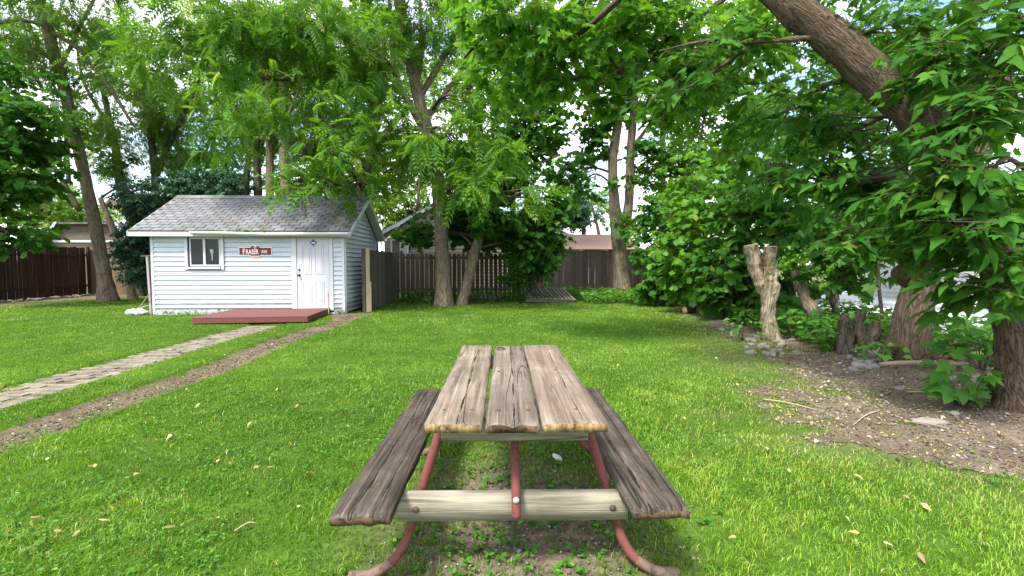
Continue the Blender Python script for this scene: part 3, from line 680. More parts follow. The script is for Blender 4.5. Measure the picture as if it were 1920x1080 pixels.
fence('picket_fence', 'grey brown back fence of spaced vertical boards behind the straight trunk', (-4.4, 18.1), (0.9, 18.35), 1.78, 0.148, 0.035, M['fback'], rails=(0.22, 0.93), jit=0.012, posts=2.4, posth=0.12, side=1)
fence('panel_fence', 'tall reddish brown close-boarded fence with cap rail at the back', (0.3, 21.2), (7.6, 21.6), 2.02, 0.152, -0.002, M['fbrown'], rails=(0.2, 0.85), cap=True, jit=0.003, posts=2.4, posth=0.16)
fence('side_boundary_fence', 'dark red brown board fence along the far left of the lawn', (-18.75, 12.5), (-19.6, 21.0), 2.12, 0.146, 0.006, M['fred'], rails=(0.2, 0.85), jit=0.025, side=-1)
fence('rear_tan_fence', 'light tan plywood-like fence section behind the leaning left tree', (-19.6, 21.1), (-13.4, 21.4), 2.0, 0.30, 0.006, M['ftan'], rails=(0.5, 0.96), jit=0.01)

# pallets
def pallet(loc, rz, rx, ry, Wd, Dp, n, label, hb=0.10):
    root = empty('pallet', loc, rz, label, 'pallet', 'wooden pallets lying at the back of the lawn'); root.rotation_euler = (rx, ry, rz)
    bw = Wd / n * 0.66
    for i in range(n):
        link('slat', box_mesh(bw, Dp, 0.022, M['pallet'], 0.003, 'slat'), root, (-Wd / 2 + (i + .5) * Wd / n, random.uniform(-.015, .015), hb + random.uniform(-.003, .003)), (0, random.uniform(-.01, .01), random.uniform(-.015, .015)))
    for y in (-Dp / 2 + .06, 0, Dp / 2 - .06):
        box('runner', (0, y, hb / 2 - .008), (Wd, 0.045, hb - .012), M['pallet'], root)
    return root
a = P(1024, 552, 17.1); pallet((a[0], a[1], 0.19), R(9), R(11), R(2), 1.85, 1.75, 13, 'large slatted wooden pallet lying tilted at the back of the lawn', 0.12)
a = P(906, 556, 17.2); pallet((a[0], a[1], 0.08), R(6), R(9), 0, 1.35, 1.0, 8, 'smaller wooden pallet lying by the back fence beside the leaning trunk', 0.12)

# ------------------------------------------------------------------ neighbours
def lapwall(name, x0, x1, z0, z1, mat, parent, step=0.2, y=0.0, tri=None):
    """horizontal lap siding with real laps in one sheet, facing -y; tri=(xmid, zpeak) adds nothing"""
    n = int((z1 - z0) / step); V = []; F = []
    for i in range(n):
        z = z0 + i * step; k = len(V)
        V += [(x0, y - .02, z), (x1, y - .02, z), (x1, y, z + step), (x0, y, z + step), (x0, y, z), (x1, y, z)]
        F += [(k, k + 1, k + 2, k + 3), (k + 4, k + 5, k + 1, k)]
    return link(name, np_mesh(name, np.array(V, float), np.array(F), mat), parent)
# tan house behind the picket fence
h1 = empty('tan_house', (-6.6, 24.0, 0), R(0), 'tan sided neighbour house with white window behind the back fence', 'house')
lapwall('siding', -.1, 6.3, 0, 2.95, M['housetan'], h1, 0.18)
box('wall', (3.1, 2.6, 1.47), (6.36, 5.1, 2.94), M['housetan'], h1, bev=0)
prism('gable_wall', [(-.1, 2.94), (6.3, 2.94), (3.1, 4.62)], 0.02, 0.08, M['housetan'], h1)
for i in range(27):
    x = .02 + i * .235; zt = 2.96 + 1.62 * (1 - abs(x - 3.1) / 3.2)
    if zt > 3.1: box('batten', (x, 0.0, (2.97 + zt) / 2), (0.04, 0.03, zt - 3.0), M['housetan'], h1, bev=0.002)
for s in (-1, 1):
    prism('roof', [(3.1, 4.84), (3.1 + s * 3.65, 2.92), (3.1 + s * 3.65, 2.88), (3.1, 4.80)], -0.4, 5.4, M['roofdark'], h1)
    prism('bargeboard', [(3.1, 4.79), (3.1 + s * 3.65, 2.87), (3.1 + s * 3.65, 2.68), (3.1, 4.60)], -0.42, -0.36, M['white'], h1)
wn = box('window', (0.72, -0.03, 2.15), (0.92, 0.06, 1.1), M['paleglass'], h1, bev=0)
for x in (-.43, .05, .43): box('frame', (x, -0.035, 0), (0.08, 0.05, 1.1), M['white'], wn)
for z in (-.52, .52): box('frame', (0, -0.037, z), (0.78, 0.05, 0.08), M['white'], wn)
box('blind', (-.19, -0.032, 0), (0.38, 0.008, 0.96), M['roofdark'], wn, bev=0)
# brown roofed house
h2 = empty('brown_roof_house', (4.1, 33, 0), 0, 'low neighbour house with faded reddish brown roof beyond the brown fence', 'house')
box('wall', (0, 3, 1.3), (9, 5.5, 2.6), M['whitehouse'], h2, bev=0)
prism('roof', [(-.4, 2.4), (3.2, 3.75), (6.8, 2.4), (6.8, 2.3), (3.2, 3.63), (-.4, 2.3)], -5.0, 5.0, M['roofbrown'], h2, 'x')
box('fascia', (0, -.42, 2.32), (10.0, 0.04, 0.18), M['white'], h2)
h2b = empty('white_gable_house', (4.6, 47, 0), 0, 'distant white house gable above the brown roof', 'house')
box('wall', (0, 3, 1.7), (7, 6, 3.4), M['whitehouse'], h2b, bev=0)
prism('roof', [(-4, 3.3), (0, 5.2), (4, 3.3), (4, 3.15), (0, 5.03), (-4, 3.15)], -.4, 6.4, M['soffit'], h2b)
prism('gable_wall', [(-3.5, 3.4), (3.5, 3.4), (0, 5.0)], -0.02, 0.1, M['whitehouse'], h2b)
# left neighbour shed
h3 = empty('brown_neighbour_shed', (-22.6, 24.6, 0), R(4), 'dark brown neighbour shed with white roof trim behind the left fence', 'shed')
box('wall', (0, 2, 1.2), (4.4, 4, 2.4), M['wallbrown'], h3, bev=0)
prism('gable_wall', [(-2.2, 2.4), (2.2, 2.4), (1.4, 3.5), (-1.4, 3.5)], -.02, 4, M['wallbrown'], h3)
prism('roof', [(-2.5, 2.2), (-1.55, 3.62), (1.55, 3.62), (2.5, 2.2), (2.42, 2.15), (1.5, 3.52), (-1.5, 3.52), (-2.42, 2.15)], -.3, 4.3, M['roofdark'], h3)
for s in (-1, 1): prism('rake_trim', [(s * 2.5, 2.2), (s * 1.55, 3.62), (s * 1.40, 3.62), (s * 2.34, 2.2)], -.34, -.305, M['white'], h3)
box('trim', (0, -.05, 2.62), (4.2, 0.05, 0.12), M['white'], h3)
h4 = empty('far_white_house', (-31.2, 36, 0), R(5), 'far white house gable peeking right of the leaning left trunk', 'house')
box('wall', (0, 3, 2), (5, 6, 4), M['whitehouse'], h4, bev=0)
prism('gable_wall', [(-2.5, 4), (2.5, 4), (0, 6.3)], -0.02, .1, M['whitehouse'], h4)
for s in (-1, 1): prism('roof', [(0, 6.5), (s * 2.9, 3.85), (s * 2.9, 3.65), (0, 6.3)], -.35, 6.4, M['roofbrown'], h4)
# right neighbour: white garage across the driveway
h5 = empty('white_neighbour_garage', (15.5, 11.0, 0), R(90), 'white neighbour garage with pinkish eave glimpsed through the right hedgerow', 'garage')
lapwall('siding', -9, 9, 0, 2.5, M['whitehouse'], h5, 0.2)
h5.rotation_euler = (0, 0, R(-90))
box('wall', (0, 2.1, 1.25), (18, 4, 2.5), M['whitehouse'], h5, bev=0)
box('fascia', (0, -.45, 2.5), (18.6, .05, .16), M['brickred'], h5)
prism('roof', [(-.5, 2.5), (2.1, 3.5), (4.7, 2.5), (4.7, 2.42), (2.1, 3.4), (-.5, 2.42)], -9.4, 9.4, M['roofbrown'], h5, 'x')
# string lights
sl0, sl1 = P(706, 456, 16.3), P(748, 421, 23.5)
V = []
pts = [sl0 * (1 - t) + sl1 * t - np.array([0, 0, 0.35 * 4 * t * (1 - t) * 0.5]) for t in np.linspace(0, 1, 7)]
so_ = empty('string_lights', tuple(sl0), 0, 'white string of lights strung from the shed to the tan house', 'string lights')
tube_obj('cord', pts, [.012] * 7, M['wire'], so_, sl0, seg=5)
for t in range(1, 7):
    p = pts[t] - sl0; lathe('bulb', [(0, .001), (0.0, .03), (.05, .045), (.1, .02), (.105, .001)], M['signwhite'], so_, (p[0], p[1] + .05, p[2] - .06), seg=8)
# overhead wire at left
w0, w1 = P(-160, 304, 20), P(140, 298, 16.9)
o = tube_obj('overhead_wire', [w0, (w0 + w1) / 2 - np.array([0, 0, .05]), w1], [.018] * 3, M['wire'], None, seg=5)
tag(o, 'pale overhead wire ending at the leaning left trunk', 'wire')

# ------------------------------------------------------------------ picnic table
def plank(name, L, W, T, mat, endmat, parent, loc, rot=None, seed=0, wear=0.004, endwear=0.006, nl=40, bow=0.0, notch=0.0):
    """board along y: rounded-rectangle rings with worn, uneven edges and ends"""
    k = 7; u = np.linspace(-1, 1, k)
    top = [(a * W / 2, T / 2) for a in u]; bot = [(a * W / 2, -T / 2) for a in u[::-1]]
    prof = np.array(top + [(W / 2, 0)] + bot + [(-W / 2, 0)])
    rr = min(W, T) * 0.18
    for i in (0, k - 1): prof[i] += (rr * (1 if i == 0 else -1) * 0.6, 0)
    for i in (k + 1, 2 * k): prof[i] += (-rr * (1 if i == k + 1 else -1) * 0.6, 0)
    n = len(prof); ys = np.concatenate([[-L / 2, -L / 2 + .006], np.linspace(-L / 2 + .03, L / 2 - .03, nl), [L / 2 - .006, L / 2]])
    V = np.zeros((len(ys), n, 3)); V[..., 0] = prof[None, :, 0]; V[..., 2] = prof[None, :, 1]; V[..., 1] = ys[:, None]
    V[0, :, [0, 2]] *= 0.965; V[-1, :, [0, 2]] *= 0.965
    q = V + seed * 3.7
    nz = noise3(q * np.array([30, 4, 30]), seed) - 0.5
    V[..., 2] += nz * wear * np.sign(V[..., 2]) ; V[..., 0] += (noise3(q * np.array([2, 9, 40]), seed + 1) - .5) * wear * 2.2 * (np.abs(V[..., 0]) > W * .4)
    e = np.clip(1 - (L / 2 - np.abs(V[..., 1])) / 0.05, 0, 1)
    V[..., 1] -= np.sign(V[..., 1]) * e * noise3(q * np.array([38, 0.0, 30]) + 5, seed + 2) * endwear * 2
    V[..., 2] -= (V[..., 2] > 0) * e ** 3 * noise3(q * np.array([30, 0.0, 0.0]) + 9, seed + 3) * endwear * 1.5
    V[..., 2] += bow * (1 - (2 * V[..., 1] / L) ** 2)
    nr = len(ys); Vf = V.reshape(-1, 3)
    i = np.arange(nr - 1)[:, None] * n; j = np.arange(n)[None]; jn = (j + 1) % n
    Q = np.stack([i + j, i + n + j, i + n + jn, i + jn], -1).reshape(-1, 4)
    # end caps: strips between top and bottom rows
    caps = []
    for base, flip in ((0, False), ((nr - 1) * n, True)):
        for a in range(k - 1):
            f = [base + a, base + a + 1, base + 2 * k - a - 1, base + 2 * k - a]
            caps.append(f[::-1] if flip else f)
        f1 = [base + 2 * k, base + 2 * k + 1, base]; f2 = [base + k - 1, base + k, base + k + 1]
    me = np_mesh(name, Vf, [Q, np.array(caps), np.array([[2 * k, 2 * k + 1, 0], [k - 1, k, k + 1], [(nr - 1) * n + 0, (nr - 1) * n + 2 * k + 1, (nr - 1) * n + 2 * k], [(nr - 1) * n + k + 1, (nr - 1) * n + k, (nr - 1) * n + k - 1]])], mat)
    me.materials.append(endmat)
    mi = np.zeros(len(me.polygons), np.int32); mi[len(Q):] = 1; me.polygons.foreach_set('material_index', mi)
    bm = bmesh.new(); bm.from_mesh(me); bmesh.ops.recalc_face_normals(bm, faces=bm.faces); bm.to_mesh(me); bm.free()
    return link(name, me, parent, loc, rot)
TZ = 0.76
tbl = empty('picnic_table', (0.0, 2.70, 0), R(0.95), 'weathered wooden picnic table with rusty red pipe frame on the lawn', 'table')
TL = 1.80
xs = [(-0.372, -0.137), (-0.121, 0.102), (0.108, 0.376)]
for k, (a, b) in enumerate(xs):
    plank('tabletop_board', TL, b - a, 0.040, [M['top1'], M['top2'], M['top3']][k], M['endgrain'] if k != 1 else M['endrot'], tbl, ((a + b) / 2 + .0, [0.0, -.005, 0.004][k], TZ - 0.02 - [0, .004, .001][k]), (0, 0, R([0.25, -0.1, 0.1][k])), k + 1, 0.004, [0.004, 0.010, 0.004][k])
def nail(x, y, z, r=0.012, mat='rust'):
    V, F = tube([(x, y, z - .004), (x, y, z + .0018)], [r, r * .9], 10, 2); link('nail', np_mesh('nail', V, F, M[mat]), tbl)
for x in (-.31, -.19, -.07, .06, .27):
    nail(x, -0.72, TZ - .001, 0.010); nail(x + .02, 0.70, TZ - .001, 0.010)
    nail(x - .01, 0.0 + random.uniform(-.05, .05), TZ - .001, 0.008)
# seats
SZ = 0.424
for s, xa in ((-1, -0.605), (1, 0.575)):
    st_ = plank('seat_board', 1.84, 0.24, 0.042, M['seat'], M['endrot'], tbl, (xa, -0.06 if s < 0 else -0.035, SZ - 0.021), (0, 0, R(0.3 * s)), 11 + s, 0.007, 0.014, 46, -0.004)
    for y in (-.70, .70): nail(xa, y, SZ - .0015, 0.014)
# cleats under the top and cross beams under the seats
for y in (-0.70, 0.70):
    plank('cleat', 0.66, 0.036, 0.10, M['beam'], M['beam'], tbl, (0.0, y, TZ - 0.094), (0, 0, R(90)), 21 + int(y * 10), 0.003, 0.003, 16)
    plank('cross_beam', 1.04, 0.038, 0.128, M['beam'], M['beam'], tbl, (-0.01, y, SZ - 0.1075), (0, 0, R(90)), 31 + int(y * 10), 0.003, 0.006, 24)
    d = 1 if y > 0 else -1
    yy0 = y - d * 0.047                                   # pipe plane just inside the beam
    for s in (-1, 1):
        yy = yy0 - (0.05 if s < 0 and d < 0 else 0) * 0
        pth = [(s * 0.315, yy, TZ - 0.045), (s * 0.345, yy, TZ - 0.14), (s * 0.425, yy, 0.37), (s * 0.475, yy, 0.20), (s * 0.505, yy - .02, 0.12), (s * 0.555, yy - .05, 0.058), (s * 0.63, yy - .075, 0.024), (s * 0.735, yy - .085, 0.016)]
        leg = tube_obj('leg', pth, [0.0215] * 8, M['pipe'], tbl, seg=14, rings=48)
        lg2 = tube_obj('worn_foot', [pth[5], pth[6], pth[7]], [0.0222, 0.0226, 0.0228], M['pipefoot'], leg, seg=14, rings=12)
        V, F = tube([(s * 0.435, y - d * 0.0, SZ - .10), (s * 0.435, y + d * 0.0, SZ - .10)], [.014, .014], 8, 2)
        b_ = lathe('bolt', [(0.0, .001), (0.0, .015), (.006, .014), (.009, .008), (.010, .001)], M['rust'], tbl, (s * 0.44, y + d * 0.0185 if d < 0 else y + 0.0185, SZ - 0.115))
        if d > 0: b_.rotation_euler = (0, 0, math.pi)
    # centre brace pipe from under the top down to the beam face
    pb = [(0.0, d * 0.42, TZ - 0.055), (0.002, d * 0.60, 0.575), (0.004, d * 0.722, 0.44), (0.006, d * 0.748, 0.37), (0.006, d * 0.765, 0.295)]
    br = np.array(pb, float); 
    V, F = tube(br, [0.021] * 5, 14, 24, cap=False)
    V2, F2 = tube(br, [0.0165] * 5, 14, 24, cap=False)
    Vm, Fm = merge([(V, F), (V2, [f[:, ::-1] for f in F2])])
    # rim ring closing the pipe's wall at its open end
    n0 = len(V); a = np.arange(14); rim = np.stack([n0 - 14 + a, n0 - 14 + (a + 1) % 14, len(Vm) - 14 + (a + 1) % 14, len(Vm) - 14 + a], 1)
    link('brace_pipe', np_mesh('brace_pipe', Vm, [np.vstack(Fm + [rim])], M['pipe'], smooth=True), tbl)
    b_ = lathe('bolt', [(0.0, .001), (0.0, .014), (.007, .012), (.010, .001)], M['zinc'], tbl, (0.005, d * 0.748 + (-.02 if d < 0 else .02), 0.375)); 
    b_.rotation_euler = (R(-12) if d < 0 else R(12), 0, 0 if d < 0 else math.pi)
# metal ring on the far end of the top
c = G(939, 655, TZ)
th = np.linspace(0, 2 * np.pi, 16)
ringp = [(c[0] + .028 * math.cos(t), c[1] + .034 * math.sin(t), TZ + .010) for t in th[:-1]]
o = tube_obj('metal_ring', ringp, [.0045] * 15, M['rust'], None, seg=6, rings=40)
tag(o, 'small dark rusty metal ring lying on the far end of the picnic table', 'ring')

# ------------------------------------------------------------------ foliage
def unit(v): return v / (np.linalg.norm(v, axis=-1, keepdims=True) + 1e-9)
def T_leaf(w=0.24, fold=0.06, droop=0.1):
    V = np.array([(0, 0, 0), (w, .42, fold), (0, 1, -droop), (-w, .42, fold)]); return V, np.array([(0, 1, 2), (0, 2, 3)])
def T_ovate():
    o = [(0, 0), (.16, .08), (.27, .30), (.22, .50), (.17, .58), (.10, .80), (0, 1)]
    out = o + [(-a, b) for a, b in o[-2:0:-1]]
    V = [(0, .35, -.03)] + [(a, b, -.10 * abs(a) - .10 * b * b) for a, b in out]
    n = len(out); return np.array(V), np.array([(0, i + 1, (i + 1) % n + 1) for i in range(n)])
def T_maple():
    o = [(0, 0), (.20, -.04), (.50, .12), (.34, .30), (.56, .60), (.24, .58), (.20, .72), (0, 1)]
    out = o + [(-a, b) for a, b in o[-2:0:-1]]
    V = [(0, .30, 0.02)] + [(a, b, -.28 * a * a - .16 * b * b + .05) for a, b in out]
    n = len(out); return np.array(V), np.array([(0, i + 1, (i + 1) % n + 1) for i in range(n)])
def T_maple_far():
    out = [(0, 0), (.46, .10), (.30, .30), (.52, .60), (0, 1), (-.52, .60), (-.30, .30), (-.46, .10)]
    V = [(a, b, -.28 * a * a - .16 * b * b + .05) for a, b in out]
    return np.array(V), np.array([(0, 1, 2), (0, 2, 6), (0, 6, 7), (2, 3, 4), (2, 4, 6), (6, 4, 5)])
def T_ovate_far():
    V = [(0, 0, 0), (.26, .28, -.03), (.18, .62, -.05), (0, 1, -.12), (-.18, .62, -.05), (-.26, .28, -.03)]
    return np.array(V), np.array([(0, 1, 5), (1, 2, 5), (2, 4, 5), (2, 3, 4)])
def place_t(base, items):
    Vs, Fs, off = [], [], 0
    for pos, ang, sc, tilt in items:
        V, F = base; ca, sa = math.cos(ang), math.sin(ang)
        v = V * sc; v = np.stack([v[:, 0] * ca + v[:, 1] * sa, -v[:, 0] * sa + v[:, 1] * ca, v[:, 2] - tilt * v[:, 1]], 1) + np.array(pos)
        Vs.append(v); Fs.append(F + off); off += len(V)
    return np.vstack(Vs), np.vstack(Fs)
def T_pinnate(pairs=7):
    it = []
    for i in range(pairs):
        t = 0.16 + 0.78 * i / (pairs - 1); z = -.38 * t * t; L = .30 * (1 - .45 * abs(t - .45))
        for s in (-1, 1): it.append(((0, t, z), s * R(62 - 18 * t), L, .25))
    it.append(((0, .96, -.35), 0, .22, .5))
    V, F = place_t(T_leaf(.20, .05, .12), it)
    st = np.array([(-.008, 0, 0), (.008, 0, 0), (.006, .5, -.1), (-.006, .5, -.1), (.004, 1, -.38), (-.004, 1, -.38)])
    return np.vstack([V, st]), np.vstack([F, np.array([(0, 1, 2), (0, 2, 3), (3, 2, 4), (3, 4, 5)]) + len(V)])
def T_elder():
    it = [((0, .46, -.05), 0, .56, .15), ((.03, .40, -.05), R(55), .48, .15), ((-.03, .40, -.05), -R(55), .48, .15), ((.02, .22, -.02), R(68), .36, .2), ((-.02, .22, -.02), -R(68), .36, .2)]
    V, F = place_t(T_ovate(), it)
    st = np.array([(-.007, 0, 0), (.007, 0, 0), (.006, .42, -.06), (-.006, .42, -.06)])
    return np.vstack([V, st]), np.vstack([F, np.array([(0, 1, 2), (0, 2, 3)]) + len(V)])
def T_sprig():                                  # a small cluster of simple leaves for far crowns
    it = [((0, 0, 0), 0, .55, .2), ((.05, -.05, 0.02), R(75), .5, .3), ((-.05, -.05, .03), -R(80), .5, .2), ((0.02, .25, .02), R(35), .5, .35), ((-.03, .22, 0.02), -R(40), .5, .3)]
    return place_t(T_leaf(.26, .06, .12), it)
def bend(tm, curl, roll, twist=0.0, sx=1.0):
    V, F = tm; V = V.copy(); V[:, 0] *= sx
    V[:, 2] += -curl * V[:, 1] ** 2 + roll * np.abs(V[:, 0]) + twist * V[:, 0] * V[:, 1]; return V, F
def elder3():
    it = [((0, .46, -.05), .1, .60, .1), ((.03, .38, -.05), R(48), .50, .25), ((-.03, .40, -.05), -R(62), .46, .1)]
    V, F = place_t(T_ovate(), it); st = np.array([(-.007, 0, 0), (.007, 0, 0), (.006, .46, -.05), (-.006, .46, -.05)])
    return np.vstack([V, st]), np.vstack([F, np.array([(0, 1, 2), (0, 2, 3)]) + len(V)])
TM = {'pinnate': [T_pinnate(), bend(T_pinnate(6), .25, .1, .2), bend(T_pinnate(8), -.12, -.15, -.2, .9), bend(T_pinnate(5), .1, .1, .3, 1.1)],
      'maple': [T_maple(), bend(T_maple(), .25, .2, .2), bend(T_maple(), -.1, -.35, -.25, .85), bend(T_maple(), .1, .35, .1, 1.1)],
      'elder': [elder3(), bend(T_ovate(), .35, -.2, -.2, .8), bend(elder3(), .3, -.25, -.3, .8), bend(T_ovate(), .25, .2, .3, .9), bend(elder3(), -.05, .3, .2, .9), bend(T_ovate(), .1, .3, .4, .75)],
      'maplefar': [T_maple_far(), bend(T_maple_far(), .25, .2, .2), bend(T_maple_far(), -.1, -.35, -.25, .85)], 'ovatefar': [T_ovate_far(), bend(T_ovate_far(), .3, .3, .3), bend(T_ovate_far(), 0, -.3, -.2)],
      'oval': [T_leaf(.27), bend(T_leaf(.24), .2, .2, .3)], 'sprig': [T_sprig(), bend(T_sprig(), .3, .3, .3)], 'ovate': [T_ovate(), bend(T_ovate(), .3, .3, .3), bend(T_ovate(), 0, -.3, -.2)],
      'locust': [T_pinnate(5), bend(T_pinnate(7), .2, .1, .2, .8)]}
AREA = {'pinnate': .085, 'maple': .22, 'elder': .13, 'oval': .12, 'sprig': .17, 'ovate': .17, 'locust': .085, 'maplefar': .22, 'ovatefar': .17}
PER = {'pinnate': 4, 'maple': 7, 'elder': 6, 'oval': 12, 'sprig': 5, 'ovate': 8, 'locust': 5, 'maplefar': 7, 'ovatefar': 8}
TWIG = {'pinnate': .55, 'maple': 2.6, 'elder': 1.9, 'oval': 4.0, 'sprig': 1.8, 'ovate': 2.4, 'locust': 1.2, 'maplefar': 2.6, 'ovatefar': 2.4}

def leaf_frames(d, n):
    y = unit(d); x = unit(np.cross(y, n)); z = np.cross(x, y); return np.stack([x, y, z], -1)
def inst(tm, pos, Rm, sc, rnd):
    if isinstance(tm, list):
        w_ = rng.integers(0, len(tm), len(pos)); Vs, Fs, Rs, off = [], [], [], 0
        for k_, t_ in enumerate(tm):
            s_ = w_ == k_
            if not s_.any(): continue
            a_, b_, c_ = inst(t_, pos[s_], Rm[s_], sc[s_], rnd[s_]); Vs.append(a_); Fs.append(b_ + off); Rs.append(c_); off += len(a_)
        return np.vstack(Vs), np.vstack(Fs), np.concatenate(Rs)
    V, F = tm; n = len(V); N = len(pos)
    W = np.einsum('nij,vj->nvi', Rm, V) * sc[:, None, None] + pos[:, None]
    Fi = (F[None] + (np.arange(N) * n)[:, None, None]).reshape(-1, 3)
    return W.reshape(-1, 3), Fi, np.repeat(rnd, n)
def grow(anchor, out, kind, size, droop=0.35, flat=0.45):
    """leaves of all sprays: pos, dir, normal, scale, rnd; twig start/end"""
    N = len(anchor); m = PER[kind]; Lt = TWIG[kind] * size
    tw = unit(out + rng.normal(0, .35, (N, 3)) * np.array([1, 1, .6]) + np.array([0, 0, -.12]))
    side0 = unit(np.cross(tw, np.array([0, 0, 1.0])))
    j = np.arange(m); t = (j + .5) / m
    pos = anchor[:, None] + tw[:, None] * ((t - .5) * Lt)[None, :, None] + rng.normal(0, .06 * size, (N, m, 3))
    sg = np.where(j % 2, 1, -1)[None, :, None]; a = (R(72) * (1 - t * .75))[None, :, None] + rng.normal(0, .2, (N, m, 1))
    d = tw[:, None] * np.cos(a) + side0[:, None] * sg * np.sin(a)
    if kind in ('pinnate', 'locust'):
        ph = (j / m * 2 * np.pi)[None, :, None] + rng.uniform(0, 6.28, (N, 1, 1))
        d = tw[:, None] * .55 + side0[:, None] * np.cos(ph) + np.array([0, 0, .75]) * np.sin(ph) * .6 + rng.normal(0, .15, (N, m, 3))
    d = d + np.array([0, 0, -1.0]) * rng.uniform(0, 2 * droop, (N, m, 1))
    n = np.array([0, 0, 1.0]) + rng.normal(0, flat, (N, m, 3)) + rng.normal(0, .3, (N, 1, 3))
    sc = size * rng.uniform(.5, 1.2, (N, m)) * rng.uniform(.8, 1.15, (N, 1))
    rnd = np.clip(rng.normal(.5, .2, (N, m)) + rng.normal(0, .12, (N, 1)), 0, 1)
    return pos.reshape(-1, 3), d.reshape(-1, 3), n.reshape(-1, 3), sc.ravel(), rnd.ravel(), anchor - tw * Lt * .75, anchor + tw * Lt * .5

def sticks(a, b, r, seg=3):
    """thin tapering twigs from a to b as one mesh"""
    N = len(a); d = unit(b - a); x = unit(np.cross(d, np.array([0.3, .2, 1.0]))); y = np.cross(d, x)
    th = np.arange(seg) * 2 * np.pi / seg
    ring = x[:, None] * np.cos(th)[None, :, None] + y[:, None] * np.sin(th)[None, :, None]
    V = np.concatenate([a[:, None] + ring * r[:, None, None], b[:, None] + ring * r[:, None, None] * .35], 1).reshape(-1, 3)
    o = (np.arange(N) * 2 * seg)[:, None]; jj = np.arange(seg)[None]; jn = (jj + 1) % seg
    return V, np.stack([o + jj, o + jn, o + seg + jn, o + seg + jj], -1).reshape(-1, 4)

